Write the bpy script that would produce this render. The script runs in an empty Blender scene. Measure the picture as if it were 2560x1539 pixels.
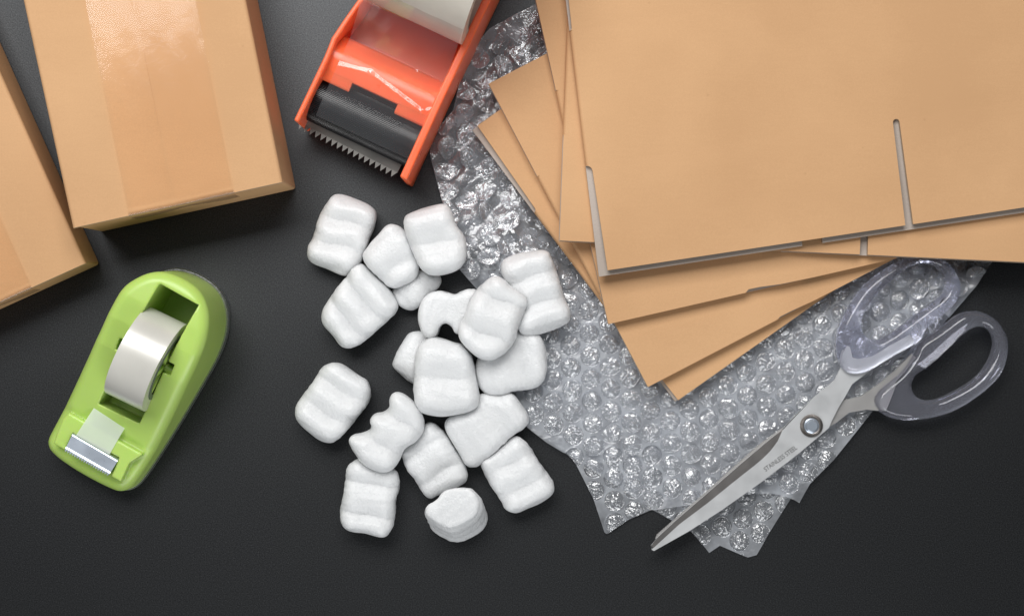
import bpy, bmesh, math, random
import numpy as np
from mathutils import Vector, Matrix

random.seed(7)
RNG = np.random.default_rng(7)
sc = bpy.context.scene
C = sc.collection

# ------------------------------------------------------------------ camera, light, exposure
D = 0.80                       # camera height above the table (m)
K = 0.5 / 2560.0               # metres per photo pixel on the table top
CX, CY = 1280.0, 769.5
cam_d = bpy.data.cameras.new('camera')
cam_d.sensor_width = 36.0
cam_d.lens = 36.0 * D / 0.5
cam_d.clip_start = 0.01
cam_d.clip_end = 50.0
cam = bpy.data.objects.new('camera', cam_d)
cam.location = (0, 0, D)
C.objects.link(cam)
sc.camera = cam

world = bpy.data.worlds.new('World')
sc.world = world
world.use_nodes = True
bg = world.node_tree.nodes['Background']
bg.inputs['Color'].default_value = (0.93, 0.96, 1.0, 1)
bg.inputs['Strength'].default_value = 0.14


def area_light(name, loc, target, sx, sy, power, color=(1, 1, 1)):
    l = bpy.data.lights.new(name, 'AREA')
    l.shape = 'RECTANGLE'
    l.size, l.size_y = sx, sy
    l.energy = power
    l.color = color
    o = bpy.data.objects.new(name, l)
    o.location = loc
    d = Vector(target) - Vector(loc)
    o.rotation_euler = d.to_track_quat('-Z', 'Y').to_euler()
    C.objects.link(o)
    return o


area_light('softbox_key', (-0.15, 0.55, 0.86), (-0.02, 0.03, 0.0), 0.85, 0.50, 12.3, (1.0, 0.992, 0.985))
area_light('softbox_fill', (0.05, -0.80, 0.42), (0.0, -0.02, 0.0), 0.70, 0.35, 3.4, (0.97, 0.985, 1.0))

sc.view_settings.view_transform = 'Standard'
sc.view_settings.look = 'None'
sc.view_settings.exposure = 0.0
sc.view_settings.gamma = 1.0
sc.view_settings.use_curve_mapping = False
sc.render.engine = 'CYCLES'
sc.cycles.use_denoising = True
sc.cycles.max_bounces = 14
sc.cycles.transparent_max_bounces = 40
sc.cycles.transmission_bounces = 10
sc.cycles.caustics_refractive = True
sc.cycles.blur_glossy = 0.3


# ------------------------------------------------------------------ coordinates and helpers
def P(px, py, z=0.0):
    f = (D - z) / D
    return Vector(((px - CX) * K * f, -(py - CY) * K * f, z))


def Pm(px, py, z=0.0):          # millimetres, numpy
    v = P(px, py, z * 0.001)
    return np.array([v.x * 1000, v.y * 1000])


def pts_mm(lst, z=0.0):
    return np.array([Pm(x, y, z) for x, y in lst])


def zoom(lst, ox, oy, s):       # photo crop coordinates -> photo pixels
    return [(ox + x * s, oy + y * s) for x, y in lst]


def chaikin(p, n=2, closed=True):
    p = np.asarray(p, float)
    for _ in range(n):
        if closed:
            q = np.roll(p, -1, axis=0)
            a, b = 0.75 * p + 0.25 * q, 0.25 * p + 0.75 * q
            p = np.stack([a, b], 1).reshape(-1, 2)
        else:
            a, b = 0.75 * p[:-1] + 0.25 * p[1:], 0.25 * p[:-1] + 0.75 * p[1:]
            p = np.vstack([p[:1], np.stack([a, b], 1).reshape(-1, 2), p[-1:]])
    return p


def sd_poly(pts, X, Y):
    pts = np.asarray(pts, float)
    best = np.full(X.shape, 1e9)
    inside = np.zeros(X.shape, bool)
    n = len(pts)
    for i in range(n):
        ax, ay = pts[i]
        bx, by = pts[(i + 1) % n]
        ex, ey = bx - ax, by - ay
        wx, wy = X - ax, Y - ay
        L = ex * ex + ey * ey + 1e-12
        t = np.clip((wx * ex + wy * ey) / L, 0, 1)
        dx, dy = wx - ex * t, wy - ey * t
        best = np.minimum(best, dx * dx + dy * dy)
        c1 = (ay > Y) != (by > Y)
        if ey != 0:
            xi = ax + ex * (Y - ay) / ey
            inside ^= c1 & (X < xi)
    d = np.sqrt(best)
    return np.where(inside, -d, d)


def snap_poly(pts, x, y):
    best = None
    n = len(pts)
    for i in range(n):
        ax, ay = pts[i]
        bx, by = pts[(i + 1) % n]
        ex, ey = bx - ax, by - ay
        t = max(0, min(1, ((x - ax) * ex + (y - ay) * ey) / (ex * ex + ey * ey + 1e-12)))
        qx, qy = ax + ex * t, ay + ey * t
        dd = (qx - x) ** 2 + (qy - y) ** 2
        if best is None or dd < best[0]:
            best = (dd, qx, qy)
    return best[1], best[2]


def surface_nets(F, org, h):
    nx, ny, nz = F.shape
    S = np.zeros((nx - 1, ny - 1, nz - 1, 3))
    N = np.zeros((nx - 1, ny - 1, nz - 1))
    ins = F < 0
    idx = np.indices((nx - 1, ny - 1, nz - 1)).transpose(1, 2, 3, 0).astype(float)
    for ax in range(3):
        o1, o2 = [a for a in range(3) if a != ax]
        for a in (0, 1):
            for b in (0, 1):
                sl0 = [None] * 3
                sl1 = [None] * 3
                off = np.zeros(3)
                for d_, v in ((o1, a), (o2, b)):
                    sl0[d_] = slice(v, v + F.shape[d_] - 1)
                    sl1[d_] = sl0[d_]
                    off[d_] = v
                sl0[ax] = slice(0, F.shape[ax] - 1)
                sl1[ax] = slice(1, F.shape[ax])
                f0, f1 = F[tuple(sl0)], F[tuple(sl1)]
                cr = (f0 < 0) != (f1 < 0)
                t = np.where(cr, f0 / np.where(cr, f0 - f1, 1), 0)
                for c in range(3):
                    add = t if c == ax else off[c]
                    S[..., c] += np.where(cr, idx[..., c] + add, 0)
                N += cr
    has = N > 0
    V = S[has] / N[has][:, None] * h + np.asarray(org)
    ids = np.full(has.shape, -1, int)
    ids[has] = np.arange(has.sum())
    quads = []
    for ax in range(3):
        o1, o2 = [(1, 2), (2, 0), (0, 1)][ax]
        s0 = [slice(None)] * 3
        s1 = [slice(None)] * 3
        s0[ax] = slice(0, F.shape[ax] - 1)
        s1[ax] = slice(1, F.shape[ax])
        a_, b_ = ins[tuple(s0)], ins[tuple(s1)]
        w = np.argwhere(a_ != b_)
        if len(w) == 0:
            continue
        ok = (w[:, o1] > 0) & (w[:, o2] > 0) & (w[:, o1] < F.shape[o1] - 1) & (w[:, o2] < F.shape[o2] - 1)
        w = w[ok]
        flip = a_[tuple(w.T)]

        def g(d1, d2):
            q = w.copy()
            q[:, o1] += d1
            q[:, o2] += d2
            return ids[tuple(q.T)]
        Q = np.stack([g(-1, -1), g(0, -1), g(0, 0), g(-1, 0)], 1)
        Q[~flip] = Q[~flip][:, ::-1]
        quads.append(Q)
    return V, np.vstack(quads)


def grid(lo, hi, h):
    ax = [np.arange(l - 2 * h, u + 3 * h, h) for l, u in zip(lo, hi)]
    X, Y, Z = np.meshgrid(*ax, indexing='ij')
    return X, Y, Z, np.array([a[0] for a in ax])


def rnd_ext(d2, dz, r):
    a, b = d2 + r, dz + r
    return np.minimum(np.maximum(a, b), 0) + np.hypot(np.maximum(a, 0), np.maximum(b, 0)) - r


def noise3(X, Y, Z, scale, seed, n=7):
    g = np.random.default_rng(seed)
    o = np.zeros_like(X)
    for _ in range(n):
        k = g.normal(size=3)
        k *= (0.6 + 0.9 * g.random()) / (np.linalg.norm(k) * scale)
        o += np.sin(k[0] * X + k[1] * Y + k[2] * Z + g.random() * 6.28)
    return o / math.sqrt(n)


def mesh_obj(name, verts, faces, mats, parent=None, smooth=False, mat_idx=None, scale=1.0, loc=None):
    me = bpy.data.meshes.new(name)
    v = np.asarray(verts, float) * scale
    fl = faces.tolist() if hasattr(faces, 'tolist') else faces
    me.from_pydata(v.tolist(), [], fl)
    me.update()
    for m in (mats if isinstance(mats, (list, tuple)) else [mats]):
        me.materials.append(m)
    if mat_idx is not None:
        me.polygons.foreach_set('material_index', mat_idx)
    if smooth:
        me.polygons.foreach_set('use_smooth', [True] * len(me.polygons))
    o = bpy.data.objects.new(name, me)
    C.objects.link(o)
    if parent is not None:
        o.parent = parent
        if loc is None:
            o.matrix_parent_inverse = Matrix.Translation(-Vector(parent_world(parent)))
    if loc is not None:
        o.location = loc
    return o


def parent_world(p):
    v = Vector(p.location)
    q = p
    while q.parent is not None:
        q = q.parent
        v = v  # every child is built in world coordinates with its origin at the world origin
    return (p.location.x, p.location.y, p.location.z) if p.parent is None else (0, 0, 0)


def tag(o, label, cat, group=None):
    o['label'] = label
    o['category'] = cat
    if group:
        o['group'] = group
    return o


def thing(name, label, cat, loc, group=None):
    o = bpy.data.objects.new(name, None)
    o.empty_display_size = 0.01
    o.location = loc
    C.objects.link(o)
    return tag(o, label, cat, group)


def recalc(o):
    bm = bmesh.new()
    bm.from_mesh(o.data)
    bmesh.ops.recalc_face_normals(bm, faces=bm.faces)
    bm.to_mesh(o.data)
    bm.free()


def bevel(o, w, seg=2, angle=30):
    m = o.modifiers.new('bevel', 'BEVEL')
    m.width = w
    m.segments = seg
    m.limit_method = 'ANGLE'
    m.angle_limit = math.radians(angle)
    o.data.polygons.foreach_set('use_smooth', [True] * len(o.data.polygons))
    w2 = o.modifiers.new('wn', 'WEIGHTED_NORMAL')
    w2.keep_sharp = True


def prism(name, poly, z0, z1, mats, parent=None, idx=None, zfun=None):
    """poly: list of (x,y) metres; z0/z1 bottom/top; idx=(top,bottom,side) material slots"""
    n = len(poly)
    V, F, MI = [], [], []
    for z in (z0, z1):
        for x, y in poly:
            V.append((x, y, z + (zfun(x, y) if zfun else 0)))
    area = sum(poly[i][0] * poly[(i + 1) % n][1] - poly[(i + 1) % n][0] * poly[i][1] for i in range(n))
    ring = list(range(n))
    if area < 0:
        ring = ring[::-1]
    idx = idx or (0, 0, 0)
    F.append([n + i for i in ring]); MI.append(idx[0])
    F.append(ring[::-1]); MI.append(idx[1])
    for k in range(n):
        a, b = ring[k], ring[(k + 1) % n]
        F.append([a, b, n + b, n + a]); MI.append(idx[2])
    return mesh_obj(name, V, F, mats, parent, mat_idx=MI)


# ------------------------------------------------------------------ materials
def new_mat(name):
    m = bpy.data.materials.new(name)
    m.use_nodes = True
    nt = m.node_tree
    for n in list(nt.nodes):
        nt.nodes.remove(n)
    out = nt.nodes.new('ShaderNodeOutputMaterial')
    return m, nt, out


def nd(nt, t, **kw):
    n = nt.nodes.new(t)
    for k, v in kw.items():
        setattr(n, k, v)
    return n


def noise_node(nt, scale, detail=3, rough=0.5, dist=0.0, vec=None):
    n = nd(nt, 'ShaderNodeTexNoise')
    n.inputs['Scale'].default_value = scale
    n.inputs['Detail'].default_value = detail
    n.inputs['Roughness'].default_value = rough
    n.inputs['Distortion'].default_value = dist
    if vec is None:
        tc = nd(nt, 'ShaderNodeNewGeometry')
        nt.links.new(tc.outputs['Position'], n.inputs['Vector'])
    else:
        nt.links.new(vec, n.inputs['Vector'])
    return n


def ramp(nt, src, stops):
    r = nd(nt, 'ShaderNodeValToRGB')
    el = r.color_ramp.elements
    while len(el) < len(stops):
        el.new(0.5)
    for e, (p, c) in zip(el, stops):
        e.position = p
        e.color = (*c, 1) if len(c) == 3 else c
    nt.links.new(src, r.inputs['Fac'])
    return r


def bump_node(nt, src, strength, dist, nrm=None):
    b = nd(nt, 'ShaderNodeBump')
    b.inputs['Strength'].default_value = strength
    b.inputs['Distance'].default_value = dist
    nt.links.new(src, b.inputs['Height'])
    if nrm is not None:
        nt.links.new(nrm, b.inputs['Normal'])
    return b


def principled(nt, out, base=None, rough=0.5, metal=0.0, spec=0.5, **kw):
    p = nd(nt, 'ShaderNodeBsdfPrincipled')
    if base is not None:
        p.inputs['Base Color'].default_value = (*base, 1)
    p.inputs['Roughness'].default_value = rough
    p.inputs['Metallic'].default_value = metal
    p.inputs['Specular IOR Level'].default_value = spec
    for k, v in kw.items():
        p.inputs[k].default_value = v
    nt.links.new(p.outputs[0], out.inputs['Surface'])
    return p


def mat_table():
    m, nt, out = new_mat('black_table_laminate')
    p = principled(nt, out, rough=0.44, spec=0.6)
    n = noise_node(nt, 1700, 3, 0.8)
    r = ramp(nt, n.outputs['Fac'], [(0.36, (0.0010, 0.0011, 0.0013)), (0.60, (0.0040, 0.0042, 0.0047)), (0.74, (0.030, 0.031, 0.033))])
    vo = nd(nt, 'ShaderNodeTexVoronoi')
    vo.inputs['Scale'].default_value = 85
    gq = nd(nt, 'ShaderNodeNewGeometry')
    nt.links.new(gq.outputs['Position'], vo.inputs['Vector'])
    dr_ = ramp(nt, vo.outputs['Distance'], [(0.0, (1, 1, 1)), (0.022, (0, 0, 0))])
    dsel = noise_node(nt, 30, 1, 0.5)
    dm_ = nd(nt, 'ShaderNodeMath', operation='GREATER_THAN')
    nt.links.new(dsel.outputs['Fac'], dm_.inputs[0])
    dm_.inputs[1].default_value = 0.60
    dx_ = nd(nt, 'ShaderNodeMath', operation='MULTIPLY')
    nt.links.new(dr_.outputs[0], dx_.inputs[0])
    nt.links.new(dm_.outputs[0], dx_.inputs[1])
    dmix = nd(nt, 'ShaderNodeMix', data_type='RGBA')
    nt.links.new(dx_.outputs[0], dmix.inputs['Factor'])
    nt.links.new(r.outputs[0], dmix.inputs['A'])
    dmix.inputs['B'].default_value = (0.22, 0.21, 0.20, 1)
    nt.links.new(dmix.outputs['Result'], p.inputs['Base Color'])
    sr = ramp(nt, n.outputs['Fac'], [(0.28, (0.30, 0.30, 0.30)), (0.70, (1.0, 1.0, 1.0))])
    nt.links.new(sr.outputs[0], p.inputs['Specular IOR Level'])
    p.inputs['Specular Tint'].default_value = (0.94, 0.97, 1.0, 1)
    b = bump_node(nt, n.outputs['Fac'], 0.30, 0.00014)
    nt.links.new(b.outputs[0], p.inputs['Normal'])
    return m


def mat_card(name, c0, c1, rough=0.75, fleck=True):
    m, nt, out = new_mat(name)
    p = principled(nt, out, rough=rough, spec=0.3)
    big = noise_node(nt, 14, 3, 0.5)
    fine = noise_node(nt, 1500, 2, 0.6)
    mx = nd(nt, 'ShaderNodeMath', operation='MULTIPLY_ADD')
    nt.links.new(fine.outputs['Fac'], mx.inputs[0])
    mx.inputs[1].default_value = 0.45
    nt.links.new(big.outputs['Fac'], mx.inputs[2])
    fib = nd(nt, 'ShaderNodeMapping')
    fib.inputs['Rotation'].default_value = (0, 0, 0.35)
    fib.inputs['Scale'].default_value = (1, 7, 1)
    gp = nd(nt, 'ShaderNodeNewGeometry')
    nt.links.new(gp.outputs['Position'], fib.inputs['Vector'])
    fn = noise_node(nt, 90, 4, 0.65, 0.4, vec=fib.outputs[0])
    m2 = nd(nt, 'ShaderNodeMath', operation='MULTIPLY_ADD')
    nt.links.new(fn.outputs['Fac'], m2.inputs[0])
    m2.inputs[1].default_value = 0.16
    nt.links.new(mx.outputs[0], m2.inputs[2])
    r = ramp(nt, m2.outputs[0], [(0.58, c0), (1.22, c1)])
    r.color_ramp.elements[1].position = 1.0
    sb = nd(nt, 'ShaderNodeMath', operation='SUBTRACT')
    nt.links.new(m2.outputs[0], sb.inputs[0])
    sb.inputs[1].default_value = 0.08
    nt.links.new(sb.outputs[0], r.inputs['Fac'])
    col = r.outputs[0]
    if fleck:
        v = nd(nt, 'ShaderNodeTexVoronoi')
        v.inputs['Scale'].default_value = 55
        g = nd(nt, 'ShaderNodeNewGeometry')
        nt.links.new(g.outputs['Position'], v.inputs['Vector'])
        fr = ramp(nt, v.outputs['Distance'], [(0.0, (0.72, 0.68, 0.62)), (0.045, (1, 1, 1))])
        mm = nd(nt, 'ShaderNodeMix', data_type='RGBA', blend_type='MULTIPLY')
        mm.inputs['Factor'].default_value = 0.45
        nt.links.new(col, mm.inputs['A'])
        nt.links.new(fr.outputs[0], mm.inputs['B'])
        col = mm.outputs['Result']
    nt.links.new(col, p.inputs['Base Color'])
    wv = noise_node(nt, 60, 2, 0.5)
    b0 = bump_node(nt, wv.outputs['Fac'], 0.25, 0.0006)
    b = bump_node(nt, fine.outputs['Fac'], 0.25, 0.0001, b0.outputs[0])
    nt.links.new(b.outputs[0], p.inputs['Normal'])
    return m


def mat_plastic(name, base, rough=0.35, sss=0.0, bump=0.0, spec=0.5, radius=(1, 1, 1)):
    m, nt, out = new_mat(name)
    p = principled(nt, out, base, rough, 0, spec)
    if sss:
        p.inputs['Subsurface Weight'].default_value = sss
        p.inputs['Subsurface Radius'].default_value = radius
        p.inputs['Subsurface Scale'].default_value = 0.005
    n = noise_node(nt, 45, 4, 0.6)
    r = ramp(nt, n.outputs['Fac'], [(0.3, (rough * 0.85,) * 3), (0.7, (min(1, rough * 1.2),) * 3)])
    nt.links.new(r.outputs[0], p.inputs['Roughness'])
    if bump:
        f = noise_node(nt, 700, 2, 0.5)
        b = bump_node(nt, f.outputs['Fac'], bump, 0.0002)
        nt.links.new(b.outputs[0], p.inputs['Normal'])
    return m


def mat_foam():
    m, nt, out = new_mat('white_foam')
    p = principled(nt, out, (0.735, 0.745, 0.75), 0.31, 0, 0.5)
    p.inputs['Subsurface Weight'].default_value = 1.0
    p.inputs['Subsurface Radius'].default_value = (1, 1, 1)
    p.inputs['Subsurface Scale'].default_value = 0.006
    wr = noise_node(nt, 190, 4, 0.62, 1.2)
    fine = noise_node(nt, 800, 3, 0.65)
    b1 = bump_node(nt, wr.outputs['Fac'], 0.35, 0.0012)
    b2 = bump_node(nt, fine.outputs['Fac'], 0.8, 0.0005, b1.outputs[0])
    vc = nd(nt, 'ShaderNodeTexVoronoi')
    vc.inputs['Scale'].default_value = 800
    gv = nd(nt, 'ShaderNodeNewGeometry')
    nt.links.new(gv.outputs['Position'], vc.inputs['Vector'])
    b3 = bump_node(nt, vc.outputs['Distance'], 0.35, 0.0003, b2.outputs[0])
    nt.links.new(b3.outputs[0], p.inputs['Normal'])
    return m


def mat_film(name, haze=0.1, tint=(1, 1, 1), gloss=0.10, base_f=0.05, bump=0.0, bscale=300, gloss_col=(1, 1, 1), haze_col=(0.85, 0.88, 0.92), blend=0.25, hazevar=0.0, bdist=0.001):
    m, nt, out = new_mat(name)
    tr = nd(nt, 'ShaderNodeBsdfTransparent')
    tr.inputs['Color'].default_value = (*tint, 1)
    gl = nd(nt, 'ShaderNodeBsdfGlossy')
    gl.inputs['Color'].default_value = (*gloss_col, 1)
    gl.inputs['Roughness'].default_value = gloss
    lw = nd(nt, 'ShaderNodeLayerWeight')
    lw.inputs['Blend'].default_value = blend
    ad = nd(nt, 'ShaderNodeMath', operation='MULTIPLY_ADD', use_clamp=True)
    nt.links.new(lw.outputs['Fresnel'], ad.inputs[0])
    ad.inputs[1].default_value = 0.9
    ad.inputs[2].default_value = base_f
    mx = nd(nt, 'ShaderNodeMixShader')
    nt.links.new(ad.outputs[0], mx.inputs[0])
    nt.links.new(tr.outputs[0], mx.inputs[1])
    nt.links.new(gl.outputs[0], mx.inputs[2])
    df = nd(nt, 'ShaderNodeBsdfDiffuse')
    df.inputs['Color'].default_value = (*haze_col, 1)
    tl = nd(nt, 'ShaderNodeBsdfTranslucent')
    tl.inputs['Color'].default_value = (*haze_col, 1)
    m2 = nd(nt, 'ShaderNodeMixShader')
    m2.inputs[0].default_value = 0.35
    nt.links.new(df.outputs[0], m2.inputs[1])
    nt.links.new(tl.outputs[0], m2.inputs[2])
    m3 = nd(nt, 'ShaderNodeMixShader')
    m3.inputs[0].default_value = haze
    nt.links.new(mx.outputs[0], m3.inputs[1])
    nt.links.new(m2.outputs[0], m3.inputs[2])
    if hazevar:
        hv = noise_node(nt, 70, 3, 0.6)
        hr = ramp(nt, hv.outputs['Fac'], [(0.3, (haze * (1 - hazevar),) * 3), (0.7, (haze * (1 + hazevar),) * 3)])
        nt.links.new(hr.outputs[0], m3.inputs[0])
    if bump:
        f = noise_node(nt, bscale, 3, 0.6, 0.6)
        b = bump_node(nt, f.outputs['Fac'], bump, bdist)
        for s in (gl, lw):
            nt.links.new(b.outputs[0], s.inputs['Normal'])
    nt.links.new(m3.outputs[0], out.inputs['Surface'])
    return m


def mat_metal(name, base, rough=0.3, brushed=None, metal=1.0):
    m, nt, out = new_mat(name)
    p = principled(nt, out, base, rough, metal, 0.5)
    if brushed is not None:
        tc = nd(nt, 'ShaderNodeNewGeometry')
        mp = nd(nt, 'ShaderNodeMapping')
        mp.vector_type = 'TEXTURE'
        mp.inputs['Rotation'].default_value = (0, 0, brushed)
        mp.inputs['Scale'].default_value = (14, 1, 1)
        nt.links.new(tc.outputs['Position'], mp.inputs['Vector'])
        n = noise_node(nt, 2600, 2, 0.6, vec=mp.outputs[0])
        b = bump_node(nt, n.outputs['Fac'], 0.18, 0.0001)
        nt.links.new(b.outputs[0], p.inputs['Normal'])
    sm = noise_node(nt, 90, 3, 0.6)
    r = ramp(nt, sm.outputs['Fac'], [(0.3, (rough * 0.85,) * 3), (0.75, (min(1, rough * 1.25),) * 3)])
    nt.links.new(r.outputs[0], p.inputs['Roughness'])
    return m


M_TABLE = mat_table()
M_KRAFT = mat_card('kraft_paper', (0.530, 0.308, 0.154), (0.612, 0.366, 0.188))
M_INNER = mat_card('grey_paper_lining', (0.38, 0.325, 0.28), (0.47, 0.41, 0.36), fleck=False)
M_EDGE = mat_card('cut_cardboard_edge', (0.44, 0.31, 0.20), (0.56, 0.41, 0.28), fleck=False)
M_FOAM = mat_foam()
M_GREEN = mat_plastic('lime_green_plastic', (0.47, 0.66, 0.155), 0.33, 0.5, 0.05, radius=(0.7, 1, 0.25))
M_ORANGE = mat_plastic('orange_plastic', (1.0, 0.165, 0.060), 0.32, 0.6, 0.05, radius=(1, 0.2, 0.08))
M_RUBBER = mat_plastic('black_rubber', (0.012, 0.012, 0.014), 0.30, 0, 0)
M_STEEL = mat_metal('brushed_steel', (0.64, 0.65, 0.655), 0.46, math.radians(38), metal=0.6)
M_STEEL_DARK = mat_metal('shade_toned_ground_steel', (0.30, 0.285, 0.275), 0.30, math.radians(128), metal=0.9)  # bevel facet's missing reflection put in as darker colour; also the dark screw rim
M_STEEL_MID = mat_metal('satin_steel', (0.42, 0.41, 0.40), 0.45, math.radians(38), metal=0.6)
M_CHROME = mat_metal('bright_steel', (0.52, 0.58, 0.66), 0.30, metal=0.7)
M_BLADE = mat_metal('dull_steel_blade', (0.24, 0.23, 0.215), 0.45, metal=0.8)
M_FILM_SEAL = mat_film('bubble_wrap_film', 0.34, (0.97, 0.98, 1), 0.28, 0.13, 0.85, 150, hazevar=0.5, bdist=0.0013, haze_col=(0.86, 0.90, 0.96))
M_FILM_BUB = mat_film('bubble_film', 0.22, (0.97, 0.98, 1), 0.11, 0.26, 0.85, 380, haze_col=(0.86, 0.90, 0.96))
M_FILM_CRUMP = mat_film('crumpled_wrap_film', 0.22, (0.97, 0.98, 1), 0.21, 0.11, 0.8, 140, hazevar=0.6, bdist=0.0018, haze_col=(0.86, 0.90, 0.96))
M_BUB_CRUMP = mat_film('crumpled_bubble_film', 0.15, (0.97, 0.98, 1), 0.13, 0.20, 0.9, 300, bdist=0.0013, haze_col=(0.86, 0.90, 0.96))
M_TAPE_KRAFT = mat_film('clear_packing_tape', 0.0, (1.0, 0.994, 0.98), 0.12, 0.012, 0.07, 160, blend=0.2)
M_TAPE_CLEAR = mat_film('clear_tape_film', 0.05, (1, 0.99, 0.98), 0.09, 0.04, 0.05, 90)
M_TAPE_MILK = mat_film('frosted_tape_film', 0.78, (1, 1, 1), 0.2, 0.05, 0.1, 90, haze_col=(0.88, 0.92, 0.88))
M_PRINT = mat_plastic('etched_grey_print', (0.12, 0.12, 0.12), 0.6)


# ------------------------------------------------------------------ the table top
tb = prism('table_top', [(-1.4, -1.2), (1.4, -1.2), (1.4, 1.2), (-1.4, 1.2)], -0.03, 0.0, M_TABLE)
tb['kind'] = 'structure'


# ------------------------------------------------------------------ closed cardboard boxes
def lerp2(a, b, t):
    return (a[0] + (b[0] - a[0]) * t, a[1] + (b[1] - a[1]) * t)


def closed_box(label, quad_px, h, seam, tape, tape_drop, slug):
    """quad_px: top-face corners in photo pixels: near-left, near-right, far-right, far-left (near end faces the camera's lower edge)"""
    q = [P(x, y, h) for x, y in quad_px]
    q = [(v.x, v.y) for v in q]
    nl, nr, fr, fl = q
    c = Vector((sum(p[0] for p in q) / 4, sum(p[1] for p in q) / 4, 0))
    root = thing('cardboard_box', label, 'box', c, 'closed cardboard boxes')
    t = 0.003

    # body: sides a little inside the flap ends
    def inset(p, d):
        v = Vector((p[0] - c.x, p[1] - c.y))
        return (p[0] - v.x / v.length * d, p[1] - v.y / v.length * d)
    body = prism('body', [inset(p, 0.0006) for p in q], 0.0006, h - t - 0.0003, M_KRAFT, root)
    bevel(body, 0.0012, 2)
    # two long top flaps meeting at the seam
    sn, sf = lerp2(nl, nr, seam[0]), lerp2(fl, fr, seam[1])
    for side in (0, 1):
        a, b = (nl, fl) if side == 0 else (nr, fr)
        V, F, MI = [], [], []
        NS, prof = 24, []
        # profile across the flap: rounded outer fold, flat, seam edge
        for k in range(7):
            an = math.pi / 2 * k / 6
            prof.append((0.0018 * (1 - math.cos(an)), -0.0018 + 0.0018 * math.sin(an)))
        for i in range(NS + 1):
            f = i / NS
            o = Vector(lerp2(a, b, f))
            s = Vector(lerp2(sn, sf, f))
            dv = (s - o)
            ln = dv.length
            dv.normalize()
            bow = 0.0005 * math.sin(math.pi * f) + 0.0003 * math.sin(7 * f + side)
            row = [(o + dv * w, h + z) for w, z in prof]
            row += [(o + dv * (ln * g), h + bow * math.sin(math.pi * min(1, g * 1.2) * .5)) for g in (0.3, 0.6, 0.85)]
            row += [(o + dv * ln, h + bow), (o + dv * ln, h + bow - 0.0002), (o + dv * ln, h - t), (o, h - t - 0.0002)]
            for v2, z in row:
                V.append((v2.x, v2.y, z))
        m = len(row)
        for i in range(NS):
            for k in range(m):
                k2 = (k + 1) % m
                F.append([i * m + k, i * m + k2, (i + 1) * m + k2, (i + 1) * m + k]); MI.append(0)
        F.append(list(range(m))); MI.append(1)
        F.append([NS * m + k for k in range(m)][::-1]); MI.append(1)
        fo = mesh_obj('flap', V, F, [M_KRAFT, M_EDGE], root, mat_idx=MI)
        recalc(fo)
        fo.data.polygons.foreach_set('use_smooth', [len(p_.vertices) == 4 for p_ in fo.data.polygons])
        fo.data.update()
        es = fo.modifiers.new('split', 'EDGE_SPLIT')
        es.split_angle = math.radians(40)
    # clear tape along the seam, running down the near end
    V, F = [], []
    NS, NW = 60, 48
    gs = (seam[0] - tape[0][0]) / (tape[1][0] - tape[0][0])
    t0, t1 = tape
    for i in range(NS + 1 + 8):
        for k in range(NW + 1):
            g = k / NW
            if i <= NS:
                f = 1 - i / NS
                e0 = lerp2(lerp2(nl, nr, t0[0]), lerp2(fl, fr, t0[1]), f)
                e1 = lerp2(lerp2(nl, nr, t1[0]), lerp2(fl, fr, t1[1]), f)
                p = lerp2(e0, e1, g)
                wr = 0.00004 * math.sin(23 * g + 9 * f) * math.sin(31 * f + 4 * g)
                wr += 0.00035 * math.exp(-((g - gs) / 0.022) ** 2) * (0.6 + 0.4 * math.sin(9 * f + 1))
                V.append((p[0], p[1], h + 0.0007 + 0.0005 * math.sin(math.pi * f) + wr))
            else:
                j = i - NS
                p = lerp2(lerp2(nl, nr, t0[0]), lerp2(nl, nr, t1[0]), g)
                out = Vector(nl) - Vector(fl)
                out.normalize()
                d = 0.0008
                rag = 1 + 0.25 * math.sin(g * 9) + 0.5 * abs(g - 0.5)
                V.append((p[0] + out.x * d, p[1] + out.y * d, h + 0.0003 - tape_drop * rag * j / 8))
    for i in range(NS + 8):
        for k in range(NW):
            a = i * (NW + 1) + k
            F.append([a, a + 1, a + NW + 2, a + NW + 1])
    tp = mesh_obj('packing_tape', V, F, M_TAPE_KRAFT, root, smooth=True)
    recalc(tp)
    return root


closed_box('large closed cardboard box sealed with a wide strip of shiny clear tape',
           [(181, 570), (706, 455), (518, -476), (-21, -358)], 0.051,
           (0.49, 0.50), ((0.27, 0.29), (0.77, 0.78)), 0.012, 'a')
closed_box('lower cardboard box at the left edge, only its taped corner in view',
           [(-261, 873), (213, 658), (-114, -72), (-588, 143)], 0.030,
           (0.50, 0.50), ((0.28, 0.28), (0.72, 0.72)), 0.010, 'b')


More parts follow.
